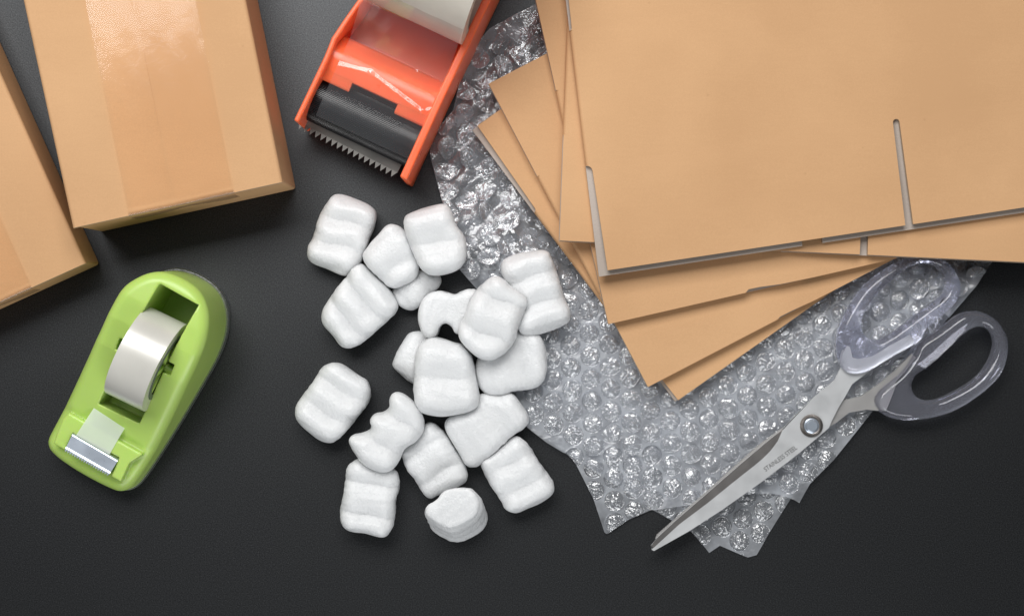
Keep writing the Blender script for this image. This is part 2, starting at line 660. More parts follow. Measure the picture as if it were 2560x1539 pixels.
# ------------------------------------------------------------------ flattened cartons
def carton(label, O_px, U_px, V_px, ztop, cut_bot=(0.2, 0.2), cut_top=(0.2, 0.2), low_off=0.0, lift=0.0003, dent=None, first='L', PL=142.3, PW=100.4):
    """O: lower-left corner (fold side), U: direction of the lower edge, V: direction of the fold edge"""
    f = (D - ztop) / D
    k = K * f * 1000
    O = Pm(O_px[0], O_px[1], ztop * 1000)
    U = np.array([U_px[0], -U_px[1]], float); U /= np.linalg.norm(U)
    W_ = np.array([V_px[0], -V_px[1]], float); W_ /= np.linalg.norm(W_)
    FL, BO = 49.9, 63.6
    H = 2 * FL + BO
    T = PL + PW
    th = 2.3
    zt = ztop * 1000
    root = thing('flattened_carton', label, 'carton', (O[0] * .001, O[1] * .001, ztop - 0.0048), 'stack of flattened cartons')

    def wpt(u, v):
        p = O + U * u + W_ * v
        return (p[0] * .001, p[1] * .001)

    def arc(cx, cy, r, a0, a1, n=6):
        return [(cx + r * math.cos(math.radians(a0 + (a1 - a0) * i / n)), cy + r * math.sin(math.radians(a0 + (a1 - a0) * i / n))) for i in range(n + 1)]

    def flap(u0, u1, s0, s1, top, z0, z1, idx, off=0.0, lft=0.0, extra=None):
        # s0,s1: slot half widths (outer end, crease end) cut from the left and right sides
        pts = []
        (a0, a1), (b0, b1) = s0, s1
        pts.append((u0 + a0, off))
        if extra:
            pts += [(u0 + x, y) for x, y in extra]
        pts.append((u1 - b0, off))
        if b1 > 0.3:
            pts.append((u1 - b1, FL - b1))
            pts += arc(u1, FL - b1, b1, 180, 90)[1:]
        else:
            pts.append((u1 - b1, FL))
        if a1 > 0.3:
            pts += arc(u0, FL - a1, a1, 90, 0)
        else:
            pts.append((u0 + a1, FL))
        fn = {}
        pl = []
        for u, v in pts:
            vv = H - v if top else v
            x, y = wpt(u, vv)
            fn[(round(x, 7), round(y, 7))] = lft * max(0, (FL - v) / FL)
            pl.append((x, y))
        return prism('flap', pl, z0 * .001, z1 * .001, [M_KRAFT, M_INNER, M_EDGE], root, idx,
                     zfun=lambda x, y: fn[(round(x, 7), round(y, 7))])

    def panel(u0, u1, z0, z1, idx, fold_l, fold_r):
        # body panel, bent down towards the fold
        prof = []
        R = 1.9
        n = 8
        hh = (z1 - z0) + 0.1
        up = idx[0] == 0
        us = [u0 + R * i / n for i in range(n + 1)] if fold_l else [u0]
        us += [u0 + (u1 - u0) * g for g in (0.15, 0.5, 0.85)]
        us += [u1 - R + R * i / n for i in range(n + 1)] if fold_r else [u1]
        V, F, MI = [], [], []

        def drop(u):
            d = 0
            if fold_l and u - u0 < R:
                d = 1 - math.sqrt(max(0, 1 - (1 - (u - u0) / R) ** 2))
            if fold_r and u1 - u < R:
                d = 1 - math.sqrt(max(0, 1 - (1 - (u1 - u) / R) ** 2))
            return d * hh
        for u in us:
            for v in (FL, H - FL):
                x, y = wpt(u, v)
                zo = (z1 - drop(u)) if up else z1
                zi = z0 if up else (z0 + drop(u))
                V.append((x, y, zi * .001))
                V.append((x, y, max(zi + 0.02, zo) * .001))
        n = len(us)
        for i in range(n - 1):
            a = i * 4
            b = a + 4
            F += [[a + 1, b + 1, b + 3, a + 3], [a, a + 2, b + 2, b], [a, b, b + 1, a + 1], [a + 2, a + 3, b + 3, b + 2]]
            MI += [idx[0], idx[1], 2, 2]
        F += [[0, 1, 3, 2], [4 * n - 4, 4 * n - 2, 4 * n - 1, 4 * n - 3]]
        MI += [0 if fold_l else 2, 0 if fold_r else 2]
        o = mesh_obj('panel', V, F, [M_KRAFT, M_INNER, M_EDGE], root, mat_idx=MI)
        recalc(o)
        o.data.polygons.foreach_set('use_smooth', [True] * len(o.data.polygons))
        es = o.modifiers.new('split', 'EDGE_SPLIT')
        es.split_angle = math.radians(35)
        return o
    # upper ply
    z1, z0 = zt, zt - th
    A, B = (PL, PW) if first == 'L' else (PW, PL)
    up = (0, 1, 2)
    sl = (1.85, 1.55)
    panel(0, A, z0, z1, up, True, False)
    panel(A, T, z0, z1, up, False, True)
    flap(0, A, cut_bot, sl, False, z0, z1, up, 0, lift, dent)
    flap(A, T, sl, (0.5, 0.5), False, z0, z1, up, 0, lift)
    flap(0, A, cut_top, sl, True, z0, z1, up, 0, lift)
    flap(A, T, sl, (0.5, 0.5), True, z0, z1, up, 0, lift)
    # lower ply, grey lining facing up
    z1, z0 = zt - th - 0.1, zt - 2 * th - 0.1
    A2 = T - A
    lo = (1, 0, 2)
    s2 = (4.8, 4.4)
    panel(0, A2, z0, z1, lo, True, False)
    panel(A2, T, z0, z1, lo, False, True)
    flap(0, A2, (0.1, 0.1), s2, False, z0, z1, lo, -low_off)
    flap(A2, T, s2, (0.5, 0.5), False, z0, z1, lo, -low_off)
    flap(0, A2, (0.1, 0.1), s2, True, z0, z1, lo, 0)
    flap(A2, T, s2, (0.5, 0.5), True, z0, z1, lo, 0)
    return root


carton('bottom flattened carton of the stack, a grey strip along its upper left edge',
       (1689, 1004), (304, -214), (-512, -684), 0.0122, cut_bot=(1.5, 0.4), cut_top=(3.2, 1.6))
carton('flattened carton second from the bottom of the stack, its pointed lower corner showing',
       (1619, 967), (341, -177), (-400, -760), 0.0174, dent=[(70, 0.0), (71.5, 0.7), (78, 0.6), (90, 0.0)])
carton('middle flattened carton of the stack with a small dent in its lower edge',
       (1520, 810), (680, -155), (-182, -810), 0.0226, dent=[(67.0, 0.0), (68.6, 1.3), (74, 1.2), (84, 0.3), (100, 0.0)])
carton('flattened carton second from the top, its lower edge showing right above the scissors handles',
       (1397, 601), (1163, 54), (21, -551), 0.0278, cut_bot=(0.35, 0.35), low_off=0.3, PL=143.8)
carton('topmost flattened carton of the stack with two long slots cut in its lower edge',
       (1496, 679), (1041, -157), (-72, -600), 0.0332, cut_bot=(4.3, 2.9), cut_top=(1.6, 1.2), low_off=2.3, lift=0.0014, PL=146.8, PW=101.5)


# ------------------------------------------------------------------ packing peanuts
def R4(l): return zoom(l, 700, 440, 0.33698)
def R5(l): return zoom(l, 700, 860, 0.35042)


PE = [
 # label, outline px, base z mm, thickness mm, ridge axis px, ridges, phase, tilt(gx,gy)
 ('ribbed packing peanut nearest the orange tape gun, upper left of the pile',
  R4([(440,125),(560,170),(690,235),(706,300),(690,400),(650,500),(612,610),(550,700),(490,744),(400,715),(230,645),(203,590),(215,520),(270,400),(298,290),(345,210),(390,140)]),
  0.3, 15, (-0.36, 0.93), 3.1, 0.1, (0.0, 0.05), 1.4),
 ('smooth packing peanut leaning between two others at the top of the pile',
  R4([(840,357),(920,383),(985,540),(1035,680),(1000,770),(900,820),(820,835),(750,760),(690,705),(630,640),(613,575),(660,510),(740,430),(790,372)]),
  5, 14, (0.5, 0.86), 2.1, 0.3, (-0.05, -0.05), 1.0),
 ('packing peanut half hidden below the blocky one, at the top of the pile',
  R4([(1030,690),(1130,738),(1185,725),(1200,790),(1150,850),(1090,890),(1045,960),(985,1002),(920,985),(865,940),(830,860),(880,780)]),
  0.3, 12, (0.75, -0.66), 2.0, 0.5, (0, 0), 1.0),
 ('blocky packing peanut with one broad hump, overhanging the bubble wrap edge',
  R4([(1210,210),(1252,235),(1280,290),(1302,370),(1368,440),(1386,540),(1375,640),(1310,702),(1200,732),(1130,738),(1060,705),(1020,640),(960,500),(922,400),(913,318),(945,285),(1080,228)]),
  9, 16, (0.2, 0.98), 1.6, 2.6, (0.05, 0.0), 1.5),
 ('long three-humped packing peanut slanting down to the left of the pile',
  R4([(600,653),(660,690),(720,740),(830,860),(882,960),(845,1030),(740,1120),(640,1210),(560,1262),(500,1274),(452,1255),(400,1170),(328,1110),(310,1060),(330,980),(380,890),(430,820),(490,760),(540,685)]),
  1.0, 16, (-0.72, 0.69), 3.0, 0.0, (0.02, 0.02), 1.9),
 ('arched packing peanut standing on edge like a small bridge inside the pile',
  R4([(1190,850),(1255,872),(1305,885),(1360,855),(1430,843),(1500,870),(1510,1000),(1420,1100),(1345,1168),(1300,1168),(1272,1100),(1220,1085),(1183,1110),(1168,1180),(1120,1206),(1070,1188),(1043,1130),(1036,1030),(1058,930),(1110,868)]),
  0.5, 20, (1, 0), 2.0, 0.0, (0.0, 0.0), 0.0),
 ('two-stepped packing peanut lying on top of the pile at its centre right',
  R4([(1600,743),(1652,765),(1720,830),(1800,880),(1837,930),(1805,1020),(1765,1110),(1752,1200),(1700,1290),(1600,1350),(1520,1364),(1450,1337),(1380,1270),(1328,1190),(1338,1100),(1385,1030),(1408,920),(1458,840),(1540,768)]),
  12, 16, (-0.45, 0.89), 2.3, 0.2, (0.0, 0.05), 1.9),
 ('ribbed packing peanut lying on the bubble wrap, rightmost of the pile',
  R4([(1930,543),(1982,555),(2012,610),(2052,720),(2092,830),(2122,930),(2158,1000),(2148,1080),(2080,1122),(1960,1162),(1860,1187),(1790,1168),(1762,1100),(1790,950),(1720,840),(1648,720),(1643,640),(1688,598),(1800,568)]),
  7.0, 15, (0.25, 0.97), 3.0, 0.3, (0.0, 0.0), 1.5),
 ('lumpy packing peanut below the stepped one, at the right edge of the pile',
  [(1187,920),(1196,968),(1225,989),(1250,990),(1282,976),(1324,973),(1356,959),(1369,927),(1363,880),(1352,838),(1320,822),(1260,832),(1200,875)],
  4.5, 14, (0.95, -0.3), 1.7, 1.2, (0.0, 0.0), 1.4),
 ('packing peanut peeking out on the left from under the wrinkled one',
  [(1047,826),(1023,830),(1008,851),(981,905),(984,918),(995,932),(1033,960),(1060,965),(1110,935),(1112,860),(1085,834)],
  0.3, 12, (0.45, -0.9), 1.5, 0.5, (0.0, 0.0), 0.8),
 ('wrinkled barrel-shaped packing peanut in front at the centre of the pile',
  [(1064,846),(1087,841),(1131,856),(1152,860),(1174,880),(1184,910),(1189,935),(1194,965),(1200,1000),(1185,1026),(1120,1039),(1071,1038),(1044,1026),(1038,993),(1034,948),(1036,902),(1045,868)],
  7, 17, (0.05, 1.0), 1.9, 2.9, (0.0, 0.02), 1.4),
 ('ribbed packing peanut lying alone on the bare table left of the pile',
  R5([(420,132),(462,155),(550,220),(622,270),(644,340),(632,420),(572,490),(520,560),(460,640),(400,692),(340,710),(280,682),(130,562),(110,480),(128,410),(200,320),(258,230),(308,160),(365,134)]),
  0.3, 16, (-0.5, 0.86), 3.1, 0.2, (0.0, 0.03), 1.5),
 ('packing peanut with three knobs on its left side, bridging two others',
  R5([(850,340),(900,368),(962,430),(1012,500),(1037,570),(1022,640),(960,702),(882,742),(862,812),(820,882),(740,914),(660,892),(580,842),(520,752),(495,690),(516,652),(580,642),(640,622),(660,590),(640,542),(676,498),(740,495),(790,450),(780,390),(806,348)]),
  8, 15, (-0.62, 0.78), 2.7, 0.4, (0.0, 0.0), 1.4),
 ('long packing peanut between the knobbed one and the end-standing block',
  R5([(1080,561),(1130,590),(1190,650),(1240,740),(1302,820),(1343,920),(1332,972),(1280,1002),(1200,1042),(1120,1082),(1070,1106),(1008,1052),(968,970),(898,890),(866,800),(880,740),(960,690),(1020,610),(1040,568)]),
  0.3, 14, (0.45, 0.89), 2.4, 0.4, (0.0, 0.0), 1.2),
 ('flat square packing peanut touching the bubble wrap below the lumpy one',
  R5([(1420,345),(1560,368),(1660,335),(1722,430),(1772,500),(1778,550),(1740,600),(1650,662),(1560,742),(1440,852),(1380,875),(1328,860),(1288,790),(1228,690),(1178,610),(1172,560),(1216,510),(1350,470)]),
  4, 13, (0.75, -0.66), 2.0, 0.6, (0.0, 0.0), 1.0),
 ('packing peanut with squared corners lying lowest on the right of the pile',
  R5([(1680,653),(1740,680),(1792,750),(1842,840),(1912,930),(1948,1000),(1948,1050),(1912,1092),(1750,1184),(1680,1202),(1618,1182),(1578,1110),(1498,980),(1438,870),(1436,815),(1520,785),(1600,708)]),
  0.3, 14, (0.5, 0.86), 2.6, 0.2, (0.0, 0.0), 1.3),
 ('upright packing peanut at the lower left of the pile under the knobbed one',
  R5([(560,808),(660,860),(822,880),(852,960),(846,1040),(820,1110),(822,1200),(802,1300),(762,1357),(720,1368),(620,1337),(500,1327),(448,1282),(431,1190),(450,1110),(465,1000),(466,900),(498,848)]),
  0.3, 16, (-0.08, 1.0), 2.5, 0.3, (0.0, 0.02), 1.6),
 ('block-like packing peanut standing on end, lowest in the pile',
  R5([(1210,988),(1340,973),(1402,1030),(1432,1105),(1415,1185),(1350,1240),(1240,1296),(1150,1275),(1060,1215),(1023,1168),(1038,1112),(1115,1072),(1150,1015)]),
  0.3, 25, (0.4, 0.9), 1.6, 0.0, (0.02, 0.04), 0.8),
]

PEANUT_POLYS = []
for i, (lab, outl, zb, T, axis, nr, ph, tilt, A) in enumerate(PE):
    h = 0.75
    zc = zb + T * 0.6
    PEANUT_POLYS.append(outl)
    o2 = chaikin(pts_mm(outl, zc), 1 if i == 17 else 2)
    # the corner cutting shrinks the outline slightly: push it back out
    lo = list(o2.min(0) - 1) + [-T / 2 - 3]
    hi = list(o2.max(0) + 1) + [T / 2 + 3]
    X, Y, Z, org = grid(lo, hi, h)
    d2 = sd_poly(o2, X[:, :, 0], Y[:, :, 0]) - 0.25
    c = o2.mean(0)
    ax = np.array([axis[0], -axis[1]], float); ax /= np.linalg.norm(ax)
    s = (X[:, :, 0] - c[0]) * ax[0] + (Y[:, :, 0] - c[1]) * ax[1]
    t_ = -(X[:, :, 0] - c[0]) * ax[1] + (Y[:, :, 0] - c[1]) * ax[0]
    half = max(abs(s[d2 < 0].min()), s[d2 < 0].max())
    sw = s + 0.9 * np.sin(t_ * 0.16 + i) + 0.4 * np.sin(t_ * 0.37 + 2 * i)
    w = np.cos(math.pi * nr * sw / half + ph)
    lobes = 2.1 * np.abs(np.cos((math.pi * nr * sw / half + ph) / 2)) ** 0.7 - 1.1
    lf = 0.95 if i in (4, 6, 12, 13, 16) else 0.5
    w = (1 - lf) * w + lf * lobes
    r = min(T * 0.46, 6.3)
    if i == 5:
        r = 3.2
    wav = (A * 0.85 * w)[:, :, None]
    zz = Z - wav * np.where(Z > 0, 1.0, 0.45)
    dd = d2[:, :, None] + np.zeros_like(Z)
    if i == 17:      # standing on end: the grooves run round its sides
        dd = dd + 1.5 * (1 - np.abs(np.cos(math.pi * Z / 8.0 + 0.6)) ** 0.7) - 0.4
        zz = Z - wav * 0.3
        r = 3.0
    F = rnd_ext(dd, np.abs(zz) - T / 2, r)
    F = F + 0.26 * noise3(X, Y, Z, 3.6, 100 + i) + 0.05 * noise3(X, Y, Z, 1.1, 300 + i)
    s3 = s[:, :, None] + np.zeros_like(Z)
    t3 = t_[:, :, None] + np.zeros_like(Z)
    F = F + 0.13 * noise3(s3 * 2.6, t3 * 0.7, Z * 1.5, 1.6, 500 + i)
    V, Q = surface_nets(F, org, h)
    V[:, 2] += (V[:, 0] - c[0]) * tilt[0] - (V[:, 1] - c[1]) * tilt[1]
    if i == 17:
        k = (V[:, 2] - V[:, 2].max())
        V[:, 0] += -k * 0.13
        V[:, 1] += k * 0.42
    V[:, 2] += zb - V[:, 2].min()
    o = mesh_obj('packing_peanut', V - np.array([c[0], c[1], 0]), Q, M_FOAM, None, True, scale=0.001, loc=(c[0] * .001, c[1] * .001, 0))
    tag(o, lab, 'packing peanut', 'loose packing peanuts')


# ------------------------------------------------------------------ bubble wrap: one folded sheet, two layers
LAY_TOP = [(1338, 8), (1290, 32), (1222, 72), (1190, 112), (1158, 172), (1132, 275), (1090, 325), (1070, 352), (1078, 400), (1088, 440), (1104, 497), (1125, 585), (1148, 672), (1195, 726), (1240, 830), (1272, 930), (1290, 985),
           (1317, 1067), (1366, 1105), (1424, 1140), (1440, 1160), (1484, 1247), (1513, 1335), (1522, 1334), (1571, 1300), (1629, 1275), (1720, 1262), (1830, 1238), (1930, 1232), (1977, 1244), (1998, 1256), (2025, 1208), (2084, 1149), (2176, 1033),
           (2290, 892), (2386, 778), (2453, 693), (2490, 648), (2440, 560), (1800, 480), (1420, 100)]
LAY_LOW = [(1262, 960), (1320, 1066), (1422, 1136), (1530, 1205), (1629, 1272), (1680, 1300), (1727, 1327), (1758, 1362), (1773, 1381), (1793, 1360), (1858, 1388), (1880, 1396), (1893, 1385), (1924, 1330), (1957, 1277), (1990, 1225),
           (2060, 1130), (2150, 1020), (2260, 880), (2330, 780), (2420, 690), (2300, 600), (1900, 600), (1500, 640), (1300, 800)]
HIDE = [(1350, -40), (1365, 129), (1219, 207), (1253, 274), (1177, 320), (1689, 1004), (2080, 735), (2200, 660), (2600, 660), (2600, -40)]

wrap = thing('bubble_wrap', 'crumpled clear bubble wrap sheet folded under the flattened cartons and the scissors', 'bubble wrap', P(1600, 800))
BR = 4.9         # bubble radius mm
NSEG, NRING = 20, 7


def bubble_mesh(name, seed, R=BR, H=3.0, crush=0.0):
    g = np.random.default_rng(seed)
    planes = []
    for _ in range(10):
        a = g.random() * 6.28
        sl = abs(g.normal() * (0.22 + 0.2 * crush) + 0.24)
        planes.append((H * (0.80 + 0.35 * g.random()) * (1 - 0.35 * crush * g.random()), -sl * math.cos(a), -sl * math.sin(a)))
    rg = [(g.random() * 6.28, (g.random() - .5) * 5.0, 0.3 + (0.6 + 0.6 * crush) * g.random()) for _ in range(5)]
    ph = [g.random() * 6.28 for _ in range(3)]
    radii = [0.17, 0.34, 0.50, 0.64, 0.76, 0.85, 0.915, 0.96, 1.0, 1.05]
    V, F = [], []

    def z_at(x, y):
        r = math.hypot(x, y) / R
        z = min(p[0] + p[1] * x + p[2] * y for p in planes)
        for a, c_, am in rg:
            dd = abs(x * math.cos(a) + y * math.sin(a) - c_)
            z -= am * max(0, 1 - dd / 0.6) * 0.8
        edge = (max(0, 1 - (r / 0.93) ** 5)) ** 0.6
        return max(0.12, z * edge)
    V.append((0, 0, z_at(0, 0)))
    nr_ = len(radii)
    for k, f in enumerate(radii):
        for j in range(NSEG):
            a = 2 * math.pi * (j + 0.5 * (k % 2)) / NSEG
            wob = 1 + (0.02 + 0.14 * crush) * math.sin(2 * a + ph[0]) + (0.01 + 0.08 * crush) * math.sin(3 * a + ph[1])
            r = R * f * wob
            x, y = r * math.cos(a), r * math.sin(a)
            if f < 0.9:
                x += g.normal() * 0.13
                y += g.normal() * 0.13
                z = z_at(x / wob, y / wob)
            else:
                z = {0.915: 0.14, 0.96: 0.34, 1.0: 0.38, 1.05: 0.0}[f]
            V.append((x, y, z))
    for j in range(NSEG):
        F.append([0, 1 + j, 1 + (j + 1) % NSEG])
    for k in range(nr_ - 1):
        b0, b1 = 1 + k * NSEG, 1 + (k + 1) * NSEG
        for j in range(NSEG):
            F.append([b0 + j, b1 + j, b1 + (j + 1) % NSEG, b0 + (j + 1) % NSEG])
    me = bpy.data.meshes.new(name)
    me.from_pydata((np.array(V) * .001).tolist(), [], F)
    bm = bmesh.new(); bm.from_mesh(me)
    bmesh.ops.triangulate(bm, faces=bm.faces)
    bmesh.ops.recalc_face_normals(bm, faces=bm.faces)
    bm.to_mesh(me); bm.free()
    me.materials.append(M_BUB_CRUMP if crush > 0.5 else M_FILM_BUB)
    return me


BUB_CRUSH = [bubble_mesh('bubble', 150 + i, H=1.9, crush=1.0) for i in range(14)]
BUB = [bubble_mesh('bubble', 50 + i, crush=0.0 if i < 6 else 0.35) for i in range(14)]


def wrap_layer(outl, z0, angle, off, label, zfun, count, hide_polys, seed):
    poly = pts_mm(outl, z0)
    g = np.random.default_rng(seed)
    hid = [pts_mm(h_, z0) for h_ in hide_polys]
    pitch = 10.9
    ca, sa = math.cos(angle), math.sin(angle)
    a1 = np.array([ca, sa]) * pitch
    a2 = np.array([math.cos(angle + math.pi / 3), math.sin(angle + math.pi / 3)]) * pitch
    c0 = poly.mean(0) + np.array(off)
    verts, faces, key = [], [], {}
    bubbles = []

    def vid(x, y):
        k = (round(x * 200), round(y * 200))
        for dx in (-1, 0, 1):
            for dy in (-1, 0, 1):
                if (k[0] + dx, k[1] + dy) in key:
                    return key[(k[0] + dx, k[1] + dy)]
        key[k] = len(verts)
        verts.append((x, y))
        return key[k]
    NS = 24
    for i in range(-60, 61):
        for j in range(-60, 61):
            c = c0 + a1 * i + a2 * j
            if not (poly[:, 0].min() - 9 < c[0] < poly[:, 0].max() + 9 and poly[:, 1].min() - 9 < c[1] < poly[:, 1].max() + 9):
                continue
            dc = float(sd_poly(poly, np.array([c[0]]), np.array([c[1]]))[0])
            if dc > pitch * 0.62:
                continue
            bub = dc < -1.2
            if bub and any(float(sd_poly(h_, np.array([c[0]]), np.array([c[1]]))[0]) < -BR for h_ in hid):
                bub = False
            ring_in, ring_out = [], []
            for k in range(NS):
                a = angle + 2 * math.pi * k / NS
                # distance to the hexagonal cell border
                b = (a - angle) % (math.pi / 3)
                rh = pitch / 2 / math.cos(b - (0 if b <= math.pi / 6 else math.pi / 3))
                ring_in.append(vid(c[0] + BR * math.cos(a), c[1] + BR * math.sin(a)))
                ring_out.append(vid(c[0] + rh * math.cos(a), c[1] + rh * math.sin(a)))
            for k in range(NS):
                k2 = (k + 1) % NS
                q = [ring_in[k], ring_out[k], ring_out[k2], ring_in[k2]]
                q = [v for n_, v in enumerate(q) if v not in q[:n_]]
                if len(q) > 2:
                    faces.append(q)
            closed = CY - c[1] / (K * 1000) < 720      # crushed bubbles no longer fill their cells: the backing film shows
            if not bub or closed:
                cv = vid(c[0], c[1])
                for k in range(NS):
                    faces.append([cv, ring_in[k], ring_in[(k + 1) % NS]])
            if bub:
                bubbles.append((c[0], c[1], dc))
    Vn = np.array(verts)
    dd = sd_poly(poly, Vn[:, 0], Vn[:, 1])
    keep = [f for f in faces if any(dd[v] < 0 for v in f)]
    for k in np.where(dd > 0)[0]:
        Vn[k] = snap_poly(poly, Vn[k, 0], Vn[k, 1])
    Z = np.array([zfun(x, y) for x, y in Vn])
    mi = []
    for f in keep:
        fy = CY - float(np.mean([Vn[v][1] for v in f])) / (K * 1000)
        mi.append(1 if fy < 630 + 60 * g.random() else 0)
    lay = mesh_obj('film_layer', np.column_stack([Vn, Z]), keep, [M_FILM_SEAL, M_FILM_CRUMP], wrap, smooth=True, scale=0.001, mat_idx=mi)
    lay['label'] = label
    e = 0.5
    for x, y, dc in bubbles:
        py_src = CY - y / (K * 1000)
        crushed = py_src < 640 + 60 * g.random()
        if crushed:
            x += g.normal() * 0.7
            y += g.normal() * 0.7
        me = (BUB_CRUSH if crushed else BUB)[int(g.integers(14))]
        z = zfun(x, y)
        nx, ny = -(zfun(x + e, y) - zfun(x - e, y)) / (2 * e), -(zfun(x, y + e) - zfun(x, y - e)) / (2 * e)
        rot = Vector((0, 0, 1)).rotation_difference(Vector((nx, ny, 1)).normalized()).to_matrix() @ Matrix.Rotation(g.random() * 6.28, 3, 'Z')
        sc_z = 0.75 + 0.45 * g.random()
        if dc > -BR - 0.1:      # cut open at the rim: collapsed and trimmed
            vs = []
            for v in me.vertices:
                w = rot @ v.co
                px_, py_ = x + w.x * 1000, y + w.y * 1000
                d_ = float(sd_poly(poly, np.array([px_]), np.array([py_]))[0])
                if d_ > 0:
                    px_, py_ = snap_poly(poly, px_, py_)
                fz = max(0.05, min(1, -d_ / 2.5))
                vs.append((px_ * .001 - x * .001, py_ * .001 - y * .001, v.co.z * fz * 0.6))
            m2 = me.copy()
            for v, q in zip(m2.vertices, vs):
                v.co = q
            m2.update()
            o = bpy.data.objects.new('bubble', m2)
            M4 = Matrix.Translation((x * .001, y * .001, (z + 0.03) * .001))
        else:
            o = bpy.data.objects.new('bubble', me)
            M4 = Matrix.Translation((x * .001, y * .001, (z + 0.03) * .001)) @ rot.to_4x4() @ Matrix.Diagonal((1, 1, sc_z, 1))
        C.objects.link(o)
        o.parent = lay
        o.matrix_parent_inverse = Matrix.Identity(4)
        # the layer sits at the world origin (parent inverse cancels the sheet's empty)
        o.matrix_local = M4
    return len(bubbles)


def z_low(x, y):
    return 0.5 + 0.35 * (1 + math.sin(x * 0.09 + 1) * math.sin(y * 0.11))


CR = [(np.random.default_rng(5).random() * 6.28)] * 1
_g = np.random.default_rng(11)
_w = [(_g.normal(size=2) * 0.16, _g.random() * 6.28) for _ in range(6)]
_p_up = Pm(1180, 420)


_hide_mm = pts_mm(HIDE, 4)


def z_top(x, y):
    # single crumpled layer near the tape gun, resting on the lower layer further down
    d_low = y - Pm(0, 900)[1]            # positive towards the photo's top
    base = 3.9 if d_low < 0 else max(1.2, 3.9 - d_low * 0.06)
    crum = min(1.0, max(0.15, (d_low - 5) / 50.0))
    n = sum(math.sin(k[0] * x + k[1] * y + p) for k, p in _w) / 2.4
    n2 = math.sin(x * .41 + 1.3 * math.sin(y * .23)) * math.sin(y * .37 + 0.8 * math.sin(x * .31))
    if x < Pm(1640, 0)[0] and y < Pm(0, 1130)[1]:
        base = 1.6
    dh = float(sd_poly(_hide_mm, np.array([x]), np.array([y]))[0])
    free = min(1.0, max(0.0, dh / 14.0))
    hump = 8.0 * math.exp(-((y - Pm(0, 640)[1]) / 20.0) ** 2) * free
    return max(0.3, base + hump + crum * (0.3 + 0.7 * free) * (1.7 * n + 1.5 * n2 + 0.8) + 0.3 * math.sin(x * .12) * math.sin(y * .1 + 1))


n_top = wrap_layer(LAY_TOP, 4, math.radians(30 + 2), (0, 2), 'upper layer of the folded bubble wrap', z_top, 0, [HIDE] + PEANUT_POLYS, 3)
n_low = wrap_layer(LAY_LOW, 1, math.radians(30 - 9), (3, 1), 'lower layer of the folded bubble wrap, its torn lower edge sticking out', z_low, 0,
                   [HIDE] + PEANUT_POLYS + [[(x, y - 0) for x, y in [(1300, 960), (1500, 1170), (1700, 1215), (1990, 1170), (2150, 960), (2400, 640), (1200, 640)]]], 4)
print('bubbles', n_top, n_low)


# ------------------------------------------------------------------ lime green desk tape dispenser
def S2(l): return zoom(l, 80, 620, 0.4448)
def S6(l): return zoom(l, 110, 1000, 0.1617)


GU = np.array([0.435, 0.900]); GU /= np.linalg.norm(GU)      # world direction front -> back
GV = np.array([GU[1], -GU[0]])                                # world direction to its right
G0 = Pm(213, 1185)
base_px = [(150, 1070), (277, 852), (324, 762), (352, 716), (382, 694), (418, 678), (455, 675), (500, 690), (545, 720), (568, 763), (572, 815), (556, 875), (518, 945), (450, 1060), (387, 1160), (352, 1208), (325, 1223), (298, 1218), (220, 1178), (150, 1130), (136, 1100)]
gbase = chaikin(pts_mm(base_px, 0), 2)
dispenser = thing('desk_tape_dispenser', 'lime green desktop tape dispenser with its serrated cutter at the front', 'tape dispenser', P(350, 940))
h = 0.6
X, Y, Z, org = grid(list(gbase.min(0) - 1) + [0], list(gbase.max(0) + 1) + [52], h)
x2, y2 = X[:, :, 0], Y[:, :, 0]
d2 = sd_poly(gbase, x2, y2)
s2 = (x2 - G0[0]) * GU[0] + (y2 - G0[1]) * GU[1]
t2 = (x2 - G0[0]) * GV[0] + (y2 - G0[1]) * GV[1]
hs = np.interp(s2.ravel(), np.array([-5, 8, 18, 28, 45, 66, 80, 92, 104, 112]), np.array([17.0, 19, 20.5, 22, 30, 40.5, 45.0, 46.5, 46.0, 45.0])).reshape(s2.shape)
# outer shell with draft and a generous top radius
F = rnd_ext(d2[:, :, None] + Z * 0.035, (Z - hs[:, :, None]) * 0.93, 5.0)
F = np.maximum(F, -Z + 0.4)


def poly_world(pxs, z):
    return pts_mm(pxs, z)


# front mount that carries the cutter
mnt = poly_world(S6([(400, 190), (1540, 828), (1330, 965), (1190, 1255), (150, 665), (300, 290)]), 24)
dm = sd_poly(mnt, x2, y2)
F = np.minimum(F, rnd_ext(dm[:, :, None] + np.zeros_like(Z), np.maximum(Z - 25.2 - 0.05 * (s2[:, :, None] - 15), 10 - Z), 0.7))
rec = poly_world(S6([(450, 505), (1170, 880), (1020, 1200), (300, 790)]), 25)
dr = sd_poly(rec, x2, y2)
F = np.maximum(F, -np.maximum(dr[:, :, None] + np.zeros_like(Z), 22.4 - Z))
# roll well (slanted walls: corners picked on the sloping top)
w_top = np.array([Pm(*S2([q])[0], z) for q, z in (((718, 198), 45.5), ((937, 320), 45.5), ((602, 985), 27), ((372, 875), 27))])
dw = sd_poly(w_top, x2, y2)
F = np.maximum(F, -np.maximum(dw[:, :, None] + np.zeros_like(Z), 7.0 - Z))
# axle notches
axc = Pm(366, 885, 41)
sa_ = (x2 - axc[0]) * GU[0] + (y2 - axc[1]) * GU[1]
ta_ = (x2 - axc[0]) * GV[0] + (y2 - axc[1]) * GV[1]
dn = np.maximum(np.abs(sa_ + 1.3) - 2.8, np.abs(ta_) - 14.0)
F = np.maximum(F, -np.maximum(dn[:, :, None] + np.zeros_like(Z), 30 - Z))
V, Q = surface_nets(F, org, h)
mesh_obj('body', V, Q, M_GREEN, dispenser, True, scale=0.001)

